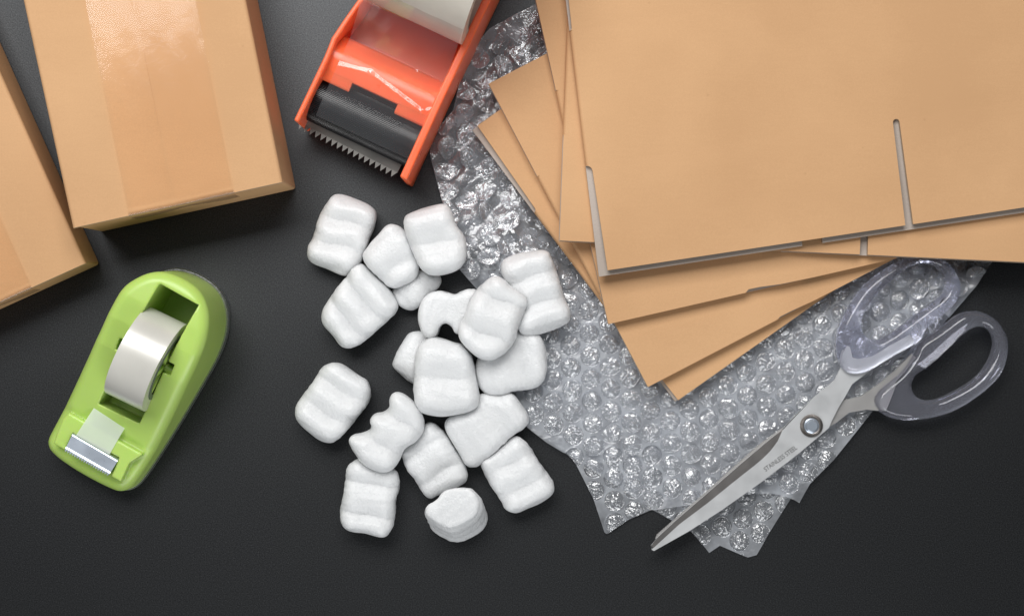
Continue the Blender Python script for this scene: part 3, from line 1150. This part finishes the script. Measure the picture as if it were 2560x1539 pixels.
# clear foot showing around the back and the right
X, Y, Z, org = grid(list(gbase.min(0) - 3) + [0], list(gbase.max(0) + 3) + [6], 0.6)
sh = np.array([0.4, 0.5])
dp = sd_poly(gbase + sh, X[:, :, 0], Y[:, :, 0])
F = rnd_ext(dp[:, :, None] - 0.8, np.abs(Z - 2.6) - 2.4, 0.8)
V, Q = surface_nets(F, org, 0.6)
M_FOOT = mat_film('clear_foot_plastic', 0.12, (0.8, 0.82, 0.82), 0.30, 0.03, 0.3, 200, haze_col=(0.6, 0.62, 0.62))
ft = mesh_obj('foot', V, Q, M_FOOT, dispenser, True, scale=0.001)
ft['label'] = 'thin clear plastic foot under the green body'

# cutter: a bent strip of bright steel with teeth
c4 = [Vector((*Pm(*p, 26), 0)) for p in S6([(437, 533), (1138, 940), (1012, 1150), (328, 762)])]
NT = 19
V, F = [], []
zb, zf = 25.9, 26.7
a, b, c_, d_ = c4        # back-left, back-right, front-right, front-left


def pt(u, v, z):
    l = a.lerp(d_, v)
    r_ = b.lerp(c_, v)
    q = l.lerp(r_, u)
    return (q.x, q.y, z)


rows = [(-0.06, zb - 1.2), (0.0, zb - 0.1), (0.05, zb), (0.80, zf - 0.3), (0.9, zf)]
cols = 2 * NT + 1
for v, z in rows:
    for i in range(cols):
        V.append(pt(i / (cols - 1), v, z))
for i in range(cols):
    V.append(pt(i / (cols - 1), 1.10 if i % 2 else 0.95, zf + (0.15 if i % 2 else 0.0)))
for r_ in range(len(rows)):
    for i in range(cols - 1):
        F.append([r_ * cols + i, r_ * cols + i + 1, (r_ + 1) * cols + i + 1, (r_ + 1) * cols + i])
ct = mesh_obj('cutter_blade', V, F, M_CHROME, dispenser, scale=0.001)
so = ct.modifiers.new('solid', 'SOLIDIFY'); so.thickness = 0.0004; so.offset = -1

# the roll in its well and the strip that lies over the cutter
roll_c = Vector((*((axc - GU * 2.6) * .001), 0.0345))
tape = thing('tape_roll', 'small roll of clear tape sitting in the green dispenser', 'tape roll', (roll_c.x, roll_c.y, 0.014), 'tape rolls')


def lathe_axis(name, prof, centre, axis, mats, parent, n=96, smooth=True, idx=None):
    """prof: list of (offset along axis, radius), closed ring"""
    ax = Vector((axis[0], axis[1], 0)).normalized()
    up = Vector((0, 0, 1))
    sd = ax.cross(up)
    V, F, MI = [], [], []
    m = len(prof)
    for i in range(n):
        an = 2 * math.pi * i / n
        for o_, r_ in prof:
            q = centre + ax * o_ + (up * math.cos(an) + sd * math.sin(an)) * r_
            V.append((q.x, q.y, q.z))
    for i in range(n):
        j = (i + 1) % n
        for k in range(m):
            k2 = (k + 1) % m
            F.append([i * m + k, i * m + k2, j * m + k2, j * m + k])
            MI.append(idx[k] if idx else 0)
    o = mesh_obj(name, V, F, mats, parent, mat_idx=MI)
    recalc(o)
    if smooth:
        o.data.polygons.foreach_set('use_smooth', [True] * len(o.data.polygons))
        es = o.modifiers.new('split', 'EDGE_SPLIT')
        es.split_angle = math.radians(35)
    return o


def mat_roll(name, base, rough, aniso_axis, line=2500):
    m, nt, out = new_mat(name)
    p = principled(nt, out, base, rough, 0.0, 0.6)
    p.inputs['Coat Weight'].default_value = 0.6
    p.inputs['Coat Roughness'].default_value = 0.16
    tc = nd(nt, 'ShaderNodeNewGeometry')
    mp = nd(nt, 'ShaderNodeMapping'); mp.vector_type = 'TEXTURE'
    mp.inputs['Rotation'].default_value = (0, 0, aniso_axis)
    mp.inputs['Scale'].default_value = (1, 20, 20)
    nt.links.new(tc.outputs['Position'], mp.inputs['Vector'])
    n = noise_node(nt, line, 2, 0.5, vec=mp.outputs[0])
    b = bump_node(nt, n.outputs['Fac'], 0.15, 0.0001)
    nt.links.new(b.outputs[0], p.inputs['Normal'])
    big = noise_node(nt, 40, 3, 0.5)
    r = ramp(nt, big.outputs['Fac'], [(0.3, tuple(x * 0.9 for x in base)), (0.7, tuple(min(1, x * 1.06) for x in base))])
    nt.links.new(r.outputs[0], p.inputs['Base Color'])
    return m


M_ROLL = mat_roll('wound_clear_tape', (0.64, 0.625, 0.57), 0.33, math.atan2(GV[1], GV[0]))
M_ROLL.node_tree.nodes['Principled BSDF'].inputs['Metallic'].default_value = 0.08
M_ROLL_BIG = mat_roll('wound_packing_tape', (0.66, 0.61, 0.53), 0.45, math.radians(-25))
M_CORE = mat_plastic('grey_green_core', (0.10, 0.14, 0.09), 0.45)
hw = 0.0097
lathe_axis('wound_tape', [(-hw, 0.0225), (hw, 0.0225), (hw, 0.0165), (-hw, 0.0165)], roll_c, GV, M_ROLL, tape)
hub = lathe_axis('core', [(-hw - .0004, 0.0163), (hw + .0004, 0.0163), (hw + .0002, 0.0138), (hw - .003, 0.0132), (-hw + .003, 0.0132), (-hw - .0002, 0.0138)], roll_c, GV, M_CORE, tape)
lathe_axis('axle', [(-0.0135, 0.0022), (0.0135, 0.0022), (0.0135, 0.0002), (-0.0135, 0.0002)], roll_c, GV, M_GREEN, tape, 24)
# spokes of the hub
ax3 = Vector((GV[0], GV[1], 0)); up = Vector((0, 0, 1)); sd3 = ax3.cross(up)
for k in range(6):
    an = k * math.pi / 3 + 0.25
    rd = up * math.cos(an) + sd3 * math.sin(an)
    tn = up * -math.sin(an) + sd3 * math.cos(an)
    V = []
    for aa in (-1, 1):
        for rr in (0.0015, 0.0135):
            for tt in (-1, 1):
                q = roll_c + ax3 * (hw * 0.98 * aa) + rd * rr + tn * (0.0012 * tt)
                V.append(tuple(q))
    F = [[0, 1, 3, 2], [4, 6, 7, 5], [0, 4, 5, 1], [2, 3, 7, 6], [0, 2, 6, 4], [1, 5, 7, 3]]
    mesh_obj('spoke', V, F, M_GREEN, hub)
# strip from the roll's front over the mount
A4 = [Vector((*Pm(*p, z), z)) for p, z in zip(S6([(772, 118), (1247, 432), (1012, 838), (497, 540)]), (25.6, 25.6, 26.2, 26.2))]
V, F = [], []
for i in range(11):
    for k in range(7):
        q = A4[0].lerp(A4[1], k / 6).lerp(A4[3].lerp(A4[2], k / 6), i / 10)
        V.append((q.x, q.y, q.z + 0.35 * math.sin(math.pi * i / 10) + 0.08 * math.sin(k * 1.7 + i)))
for i in range(10):
    for k in range(6):
        F.append([i * 7 + k, i * 7 + k + 1, i * 7 + k + 8, i * 7 + k + 7])
mesh_obj('tape_strip', V, F, M_TAPE_MILK, tape, True, scale=0.001)


# ------------------------------------------------------------------ orange tape gun
def S3(l): return zoom(l, 700, 0, 0.32345)
def S7(l): return zoom(l, 720, 180, 0.18868)


EE = np.array([0.905, -0.425]); EE /= np.linalg.norm(EE)    # across, world
DD = np.array([-0.425, -0.905]); DD /= np.linalg.norm(DD)    # towards the cutter, world
gun = thing('tape_gun', 'orange plastic packing tape gun with black roller and saw-toothed cutter', 'tape dispenser', P(1000, 150))


def strip_px(pts, w, side):
    """plan strip of width w px along the polyline, on the side of +across"""
    e = np.array([0.905, 0.425]) * w * side
    return list(pts) + [(x + e[0], y + e[1]) for x, y in reversed(list(pts))]


ZT = 0.045
left = [(1002, -228), (894, 0), (860, 48), (836, 84), (829, 94), (823, 110), (810, 142), (772, 222), (734, 301)]
right = [(1310, -222), (1205, 0), (1153, 110), (1088, 246), (1053, 323), (999, 442)]


def wall(name, px, w, ztop, z0, label):
    pl = [tuple(P(x, y, ztop))[:2] for x, y in strip_px(px, w, 1)]
    n = len(pl)
    # the walls' lower rim dips towards the cutter end like a shoe sole
    o = prism(name, pl, z0, ztop, M_ORANGE, gun)
    bevel(o, 0.0009, 3)
    o['label'] = label
    return o


wall('side_panel', left, 13, ZT, 0.004, 'left side panel of the tape gun')
wall('side_panel', right, 20, ZT, 0.0005, 'right side panel of the tape gun')


def cross_prof(name, prof, u0, u1, mat, parent=gun, smooth=True, ref=None, bev=0.0006):
    """prof: (distance along DD mm, z mm) closed outline; u0,u1 mm along EE from ref"""
    V, F = [], []
    n = len(prof)
    for u in (u0, u1):
        for dd_, z in prof:
            q = ref + EE * u + DD * dd_
            V.append((q[0], q[1], z))
    for i in range(n):
        j = (i + 1) % n
        F.append([i, j, n + j, n + i])
    F.append(list(range(n))[::-1])
    F.append([n + i for i in range(n)])
    o = mesh_obj(name, V, F, mat, parent, scale=0.001)
    recalc(o)
    if bev:
        bevel(o, bev, 2, 35)
    return o


# reference: inner face of the left panel beside the guide's back edge
REF = Pm(839, 100, 40)
WID = float(np.dot(Pm(1130, 160, 42) - REF, EE))
u0, u1 = 0.0, WID
# guide plate: position of its front edge along DD
gf = float(np.dot(Pm(930, 257, 40) - REF, DD))
gb = float(np.dot(Pm(985, 143, 36) - REF, DD))
cross_prof('floor_plate', [(-75, 5), (gf - 6, 17), (gf - 6, 20), (-75, 8)], u0 + 0.2, u1 - 0.2, M_ORANGE, ref=REF)
cross_prof('guide_plate', [(gb, 30), (gb + 2, 33.5), (gb + (gf - gb) * .34, 38.5), (gb + (gf - gb) * .42, 39.6), (gb + (gf - gb) * .55, 39.8), (gf - 4.5, 38.6), (gf - 4.5, 35.5), (gb + (gf - gb) * .45, 35.5), (gb + 2, 28)], u0, u1, M_ORANGE, ref=REF)
for a_, b_ in ((0.0, 0.285), (0.715, 1.0)):
    cross_prof('guide_prong', [(gf - 6, 36.2), (gf - 6, 38.9), (gf - 1.2, 37.6), (gf, 36.6), (gf - 0.2, 35.4)], u0 + WID * a_, u0 + WID * b_, M_ORANGE, ref=REF)
# back wall under the guide
cross_prof('back_wall', [(gf - 6.4, 7.5), (gf - 9, 35), (gf - 6.6, 35), (gf - 4.4, 7.5)], u0 + 0.2, u1 - 0.2, M_ORANGE, ref=REF)

# ribbed rubber roller
rc = REF + EE * (WID / 2) + DD * float(np.dot(Pm(911, 302, 27) - REF, DD))
RC = Vector((rc[0] * .001, rc[1] * .001, 0.0262))
nrib = 84
V, F = [], []
axv = Vector((EE[0], EE[1], 0)); up = Vector((0, 0, 1)); sdv = axv.cross(up)
hw2 = WID * 0.0005 - 0.0006
ring = []
for i in range(nrib * 4):
    an = 2 * math.pi * i / (nrib * 4)
    r_ = 0.0113 if i % 4 in (0, 1) else 0.0108
    ring.append((an, r_))
for s_ in (-1, 1):
    for an, r_ in ring:
        q = RC + axv * (hw2 * s_) + (up * math.cos(an) + sdv * math.sin(an)) * r_
        V.append(tuple(q))
n = len(ring)
for i in range(n):
    j = (i + 1) % n
    F.append([i, j, n + j, n + i])
F.append(list(range(n))[::-1]); F.append([n + i for i in range(n)])
rl = mesh_obj('roller', V, F, M_RUBBER, gun)
recalc(rl)

# saw-toothed cutter
cb = [Vector((*Pm(*p, z), z)) for p, z in ((S7([(215, 560)])[0], 23.5), (S7([(1525, 1190)])[0], 23.5), (S7([(1450, 1330)])[0], 22.0), (S7([(155, 665)])[0], 22.0))]
NT = 18
cols = NT * 2 + 1
V, F = [], []
for v, z in ((0, 0), (1, 0)):
    for i in range(cols):
        q = cb[0].lerp(cb[1], i / (cols - 1)).lerp(cb[3].lerp(cb[2], i / (cols - 1)), v)
        V.append((q.x, q.y, q.z))
dn_ = (cb[3] - cb[0]); dn_.z = 0
dn_.normalize()
for i in range(cols):
    q = cb[3].lerp(cb[2], i / (cols - 1)) + dn_ * (3.2 if i % 2 else 0.0) + Vector((0, 0, -0.3 if i % 2 else 0))
    V.append((q.x, q.y, q.z))
for r_ in range(2):
    for i in range(cols - 1):
        q4 = [r_ * cols + i, r_ * cols + i + 1, (r_ + 1) * cols + i + 1, (r_ + 1) * cols + i]
        F.append(q4)
cu = mesh_obj('cutter_blade', V, F, M_BLADE, gun, scale=0.001)
bm = bmesh.new(); bm.from_mesh(cu.data); bmesh.ops.remove_doubles(bm, verts=bm.verts, dist=1e-6); bmesh.ops.recalc_face_normals(bm, faces=bm.faces); bm.to_mesh(cu.data); bm.free()
so = cu.modifiers.new('solid', 'SOLIDIFY'); so.thickness = 0.0008; so.offset = 0
cross_prof('blade_holder', [(float(np.dot(Pm(887, 348, 20) - REF, DD)) - 5, 8), (float(np.dot(Pm(887, 348, 20) - REF, DD)) - 5, 20), (float(np.dot(Pm(887, 348, 20) - REF, DD)) + 1, 21), (float(np.dot(Pm(887, 348, 20) - REF, DD)) + 1, 8)], u0 + 0.5, u1 - 0.5, M_ORANGE, ref=REF)

# packing tape roll standing in the gun, and the film drawn off it
lowl = Pm(1033, 55, 48)
rr_c = lowl - DD * 44
RRC = Vector((rr_c[0] * .001, rr_c[1] * .001, 0.050))
ptape = thing('tape_roll', 'wide roll of clear packing tape in the orange tape gun, partly out of frame', 'tape roll', (RRC.x, RRC.y, 0.006), 'tape rolls')
hw3 = 0.0245
lathe_axis('wound_tape', [(-hw3, 0.044), (hw3, 0.044), (hw3, 0.039), (-hw3, 0.039)], RRC, EE, M_ROLL_BIG, ptape, 128)
lathe_axis('core', [(-hw3, 0.0388), (hw3, 0.0388), (hw3, 0.0365), (-hw3, 0.0365)], RRC, EE, M_INNER, ptape, 96)
# film
NU, NV = 40, 44
d_start = float(np.dot(rr_c - REF, DD)) + 40
d_end = float(np.dot(rc - REF, DD)) + 3
path = [(d_start, 68), (d_start + 6, 60), (gb + 1, 41.5), (gb + (gf - gb) * .5, 40.3), (gf - 1, 39.4), (d_end - 6, 38.2), (d_end, 37.9), (d_end + 5, 35.2)]
pd = np.array([p[0] for p in path]); pz = np.array([p[1] for p in path])
um = float(np.dot(rr_c - REF, EE))


def seg_dist(p, a, b):
    p, a, b = map(np.asarray, (p, a, b))
    e = b - a
    t = np.clip(np.dot(p - a, e) / np.dot(e, e), 0, 1)
    return float(np.linalg.norm(p - a - e * t)), float(t)


def gun_uv(pxy, z=40):
    q = Pm(*pxy, z) - REF
    return np.array([np.dot(q, EE), np.dot(q, DD)])


cre = [(gun_uv(S3([(450, 510)])[0]), gun_uv(S3([(700, 570)])[0]), 0.8, 1.3),
       (gun_uv(S3([(700, 570)])[0]), gun_uv(S3([(1090, 865)])[0]), 1.0, 1.0),
       (gun_uv(S3([(1060, 560)])[0]), gun_uv(S3([(1110, 840)])[0]), 0.8, 0.8),
       (gun_uv(S3([(1090, 865)])[0]), gun_uv(S3([(1190, 850)])[0]), 0.7, 0.8)]
V, F = [], []
NV2, NU2 = 110, 90
for i in range(NV2 + 1):
    dd_ = pd[0] + (pd[-1] - pd[0]) * i / NV2
    zz_ = float(np.interp(dd_, pd, pz))
    for k in range(NU2 + 1):
        uu = um - 24.2 + 48.4 * k / NU2
        q = REF + EE * uu + DD * dd_
        dz = 0.06 * math.sin(uu * .5 + dd_ * .3) + 0.12 * math.sin(dd_ * 0.21 + uu * .11)
        for a_, b_, hh, wd in cre:
            sdist, t = seg_dist((uu, dd_), a_, b_)
            if sdist < wd * 1.5:
                dz += hh * max(0, 1 - sdist / (wd * 1.5))
        V.append((q[0], q[1], zz_ + dz))
for i in range(NV2):
    for k in range(NU2):
        a_ = i * (NU2 + 1) + k
        F.append([a_, a_ + 1, a_ + NU2 + 2, a_ + NU2 + 1])
tf = mesh_obj('tape_film', V, F, M_TAPE_CLEAR, ptape, True, scale=0.001)
recalc(tf)


# ------------------------------------------------------------------ scissors
def Q4(l): return zoom(l, 1960, 600, 0.3706)
def Q6(l): return zoom(l, 1580, 980, 0.29656)


scis = thing('scissors', 'steel scissors with clear plastic handles lying open across the bubble wrap', 'scissors', P(2029, 1063, 0.008))
ZB = 0.0135


def blade_mesh(name, outer, bevel_n, bevel_line, zt, th, drop, mats, label):
    """outer polygon px; last bevel_n points are the cutting edge (lowered); bevel_line px joins the facets"""
    cut = outer[-bevel_n:]
    flat = outer[:-bevel_n]
    polyA = flat + bevel_line              # light flat face
    polyB = list(reversed(bevel_line)) + cut
    V, F, MI = [], [], []

    def add(px, z):
        v = P(px[0], px[1], z)
        V.append((v.x, v.y, z))
        return len(V) - 1
    def resample(pl, n):
        pl = np.array(pl, float)
        sl = np.concatenate([[0], np.cumsum(np.linalg.norm(np.diff(pl, axis=0), axis=1))])
        t = np.linspace(0, sl[-1], n)
        return [(float(np.interp(q, sl, pl[:, 0])), float(np.interp(q, sl, pl[:, 1]))) for q in t]
    bevel_line = resample(bevel_line, 16)
    cut = resample(cut, 16)
    ia = [add(p, zt) for p in flat]
    ib = [add(p, zt) for p in bevel_line]
    ic = [add(p, zt - drop * min(1.0, math.hypot(p[0] - q[0], p[1] - q[1]) / 22.0)) for p, q in zip(cut, bevel_line)]
    F.append(ia + ib); MI.append(0)
    for k in range(15):
        F.append([ib[k], ib[k + 1], ic[k + 1], ic[k]]); MI.append(1)
    o_idx = ia + [x for x in []]
    rim = ia + ic
    bot = []
    for x in rim:
        V.append((V[x][0], V[x][1], zt - th))
        bot.append(len(V) - 1)
    for k in range(len(rim)):
        k2 = (k + 1) % len(rim)
        F.append([rim[k], rim[k2], bot[k2], bot[k]]); MI.append(0)
    F.append(bot[::-1]); MI.append(0)
    o = mesh_obj(name, V, F, mats, scis, mat_idx=MI)
    recalc(o)
    o['label'] = label
    return o


lower_edge = [(1629, 1373), (1635, 1376)] + Q6([(480, 1170), (760, 990), (1100, 750), (1400, 520), (1660, 300), (1685, 240), (1740, 130)]) + \
    Q4([(410, 1060), (460, 970), (560, 895), (700, 800), (850, 705), (862, 665), (845, 638), (700, 715), (600, 780), (500, 802), (458, 790), (440, 720), (422, 712), (408, 735), (388, 850), (340, 945), (200, 1060)])
cut_edge = Q6([(1272, 306), (1080, 465), (900, 618), (600, 880), (400, 1052), (230, 1208), (160, 1290)])
bev_line = Q6([(1268, 322), (1256, 368), (1190, 470), (1080, 580), (900, 720), (640, 930), (400, 1110), (180, 1312)])
# outline order: tip -> lower edge -> tang -> upper edge to the bevel start -> cutting edge back to the tip
blade_mesh('blade', lower_edge + cut_edge, len(cut_edge), bev_line, ZB, 0.0016, 0.0004, [M_STEEL, M_STEEL_DARK], 'upper steel blade with an engraved line of lettering')

low_poly = Q6([(195, 1235), (210, 1198), (600, 862), (860, 628), (1060, 450), (1258, 308), (1420, 230), (1560, 180)]) + \
    Q4([(330, 1180), (400, 1080), (520, 1050), (640, 970), (760, 870), (862, 765), (895, 795), (820, 890), (760, 960), (720, 1060), (690, 1140), (630, 1150), (560, 1142), (440, 1162), (350, 1232)]) + Q6([(1690, 275), (1600, 330), (1400, 480), (1000, 740), (500, 1080)])
lowb = prism('blade', [tuple(P(x, y, 0.0115))[:2] for x, y in low_poly], 0.0101, 0.0116, M_STEEL_MID, scis)
lowb['label'] = 'lower steel blade, mostly hidden under the other'


def mat_clear():
    m, nt, out = new_mat('clear_tinted_plastic')
    p = principled(nt, out, (0.86, 0.872, 0.985), 0.04, 0, 0.6)
    p.inputs['Transmission Weight'].default_value = 0.94
    p.inputs['IOR'].default_value = 1.5
    n = noise_node(nt, 120, 2, 0.5)
    b = bump_node(nt, n.outputs['Fac'], 0.008, 0.001)
    nt.links.new(b.outputs[0], p.inputs['Normal'])
    return m


M_CLEAR = mat_clear()


def handle(outer, hole, z0, z1, label):
    zc = (z0 + z1) / 2
    o2 = chaikin(pts_mm(Q4(outer), zc), 2)
    i2 = chaikin(pts_mm(Q4(hole), zc), 2)
    h = 0.55
    X, Y, Z, org = grid(list(o2.min(0) - 1) + [z0], list(o2.max(0) + 1) + [z1], h)
    x2, y2 = X[:, :, 0], Y[:, :, 0]
    do, di = sd_poly(o2, x2, y2), sd_poly(i2, x2, y2)
    d = np.maximum(do, -di)[:, :, None]
    H = (z1 - z0) / 2
    zz = np.abs(Z - zc)
    wide = rnd_ext(d + np.zeros_like(Z), zz - H * 0.70, 1.9)
    tall = rnd_ext(d + 1.5 + np.zeros_like(Z), zz - H, 1.9)
    k = 1.4
    hmix = np.clip(0.5 + 0.5 * (tall - wide) / k, 0, 1)
    F = tall * (1 - hmix) + wide * hmix - k * hmix * (1 - hmix)
    V, Q = surface_nets(F, org, h)
    o = mesh_obj('handle', V, Q, M_CLEAR, scis, True, scale=0.001)
    sm = o.modifiers.new('smooth', 'SMOOTH'); sm.factor = 0.5; sm.iterations = 8
    o['label'] = label
    return o


handle([(383, 868), (350, 790), (343, 700), (358, 590), (420, 470), (520, 315), (640, 215), (760, 145), (850, 118), (960, 112), (1050, 125), (1110, 160), (1160, 225), (1188, 300), (1182, 380), (1130, 450), (1040, 530), (945, 600), (932, 655), (900, 690), (840, 722), (700, 800), (560, 890), (450, 908)],
       [(512, 590), (530, 500), (580, 415), (680, 305), (830, 185), (930, 152), (1020, 172), (1078, 240), (1087, 320), (1058, 375), (900, 485), (740, 612), (620, 680), (545, 655)],
       8.5, 18.5, 'larger clear handle loop partly under the cartons')
handle([(925, 668), (1000, 625), (1120, 535), (1180, 490), (1260, 472), (1350, 488), (1440, 545), (1500, 645), (1508, 750), (1475, 880), (1400, 975), (1250, 1092), (1100, 1172), (900, 1214), (760, 1210), (670, 1180), (606, 1115), (600, 1060), (640, 1000), (710, 945), (790, 880), (860, 780), (885, 715)],
       [(872, 915), (850, 975), (870, 1042), (920, 1078), (1000, 1078), (1120, 1032), (1280, 940), (1370, 830), (1412, 720), (1404, 650), (1370, 598), (1310, 578), (1240, 600), (1130, 705), (1000, 825), (920, 885)],
       5.0, 15.0, 'clear handle loop lying on the bare table')

# pivot screw with a knurled rim
pc = P(*Q6([(1515, 282)])[0], ZB + 0.001)
n = 96
V, F = [], []
prof = [(0.0056, 0.0), (0.0056, 0.0007), (0.0044, 0.0010), (0.0036, 0.0007), (0.0031, 0.0010), (0.0029, 0.0019), (0.0024, 0.0023), (0.0, 0.0023)]
for r_, z in prof[:-1]:
    for i in range(n):
        an = 2 * math.pi * i / n
        rr = r_ * (1 - (0.05 if (i % 2 and r_ > 0.004) else 0))
        zz_ = z - (0.00035 if (i % 2 and 0.004 < r_ and z > 0) else 0)
        V.append((pc.x + rr * math.cos(an), pc.y + rr * math.sin(an), ZB + 0.00005 + zz_))
m = len(prof) - 1
for k in range(m - 1):
    for i in range(n):
        j = (i + 1) % n
        F.append([k * n + i, k * n + j, (k + 1) * n + j, (k + 1) * n + i])
F.append([(m - 1) * n + i for i in range(n)])
scr = mesh_obj('pivot_screw', V, F, [M_STEEL_DARK, M_CHROME], scis, mat_idx=[0] * (3 * n) + [1] * (len(F) - 3 * n))
recalc(scr)
bm = bmesh.new(); bm.from_mesh(scr.data); bm.free()

# lettering
cu_ = bpy.data.curves.new('lettering', 'FONT')
cu_.body = 'STAINLESS STEEL'
cu_.size = 0.0031
cu_.space_character = 1.0
cu_.align_x = 'CENTER'
cu_.align_y = 'CENTER'
tmp = bpy.data.objects.new('lettering_src', cu_)
C.objects.link(tmp)
bpy.context.view_layer.update()
me = bpy.data.meshes.new_from_object(tmp.evaluated_get(bpy.context.evaluated_depsgraph_get()))
bpy.data.objects.remove(tmp)
p0, p1 = Q6([(1118, 655), (1385, 462)])
w0, w1 = P(*p0, ZB), P(*p1, ZB)
an = math.atan2(w1.y - w0.y, w1.x - w0.x)
xs = [v.co.x for v in me.vertices]
sx_ = (w1 - w0).length / (max(xs) - min(xs))
mid = (w0 + w1) / 2
for v in me.vertices:
    x, y = v.co.x * sx_, v.co.y
    v.co = (mid.x + x * math.cos(an) - y * math.sin(an), mid.y + x * math.sin(an) + y * math.cos(an), ZB + 0.00012)
me.materials.clear()
me.materials.append(M_PRINT)
me.name = 'lettering'
lo_ = bpy.data.objects.new('lettering', me)
C.objects.link(lo_)
lo_.parent = scis
lo_.matrix_parent_inverse = Matrix.Translation(-Vector(scis.location))
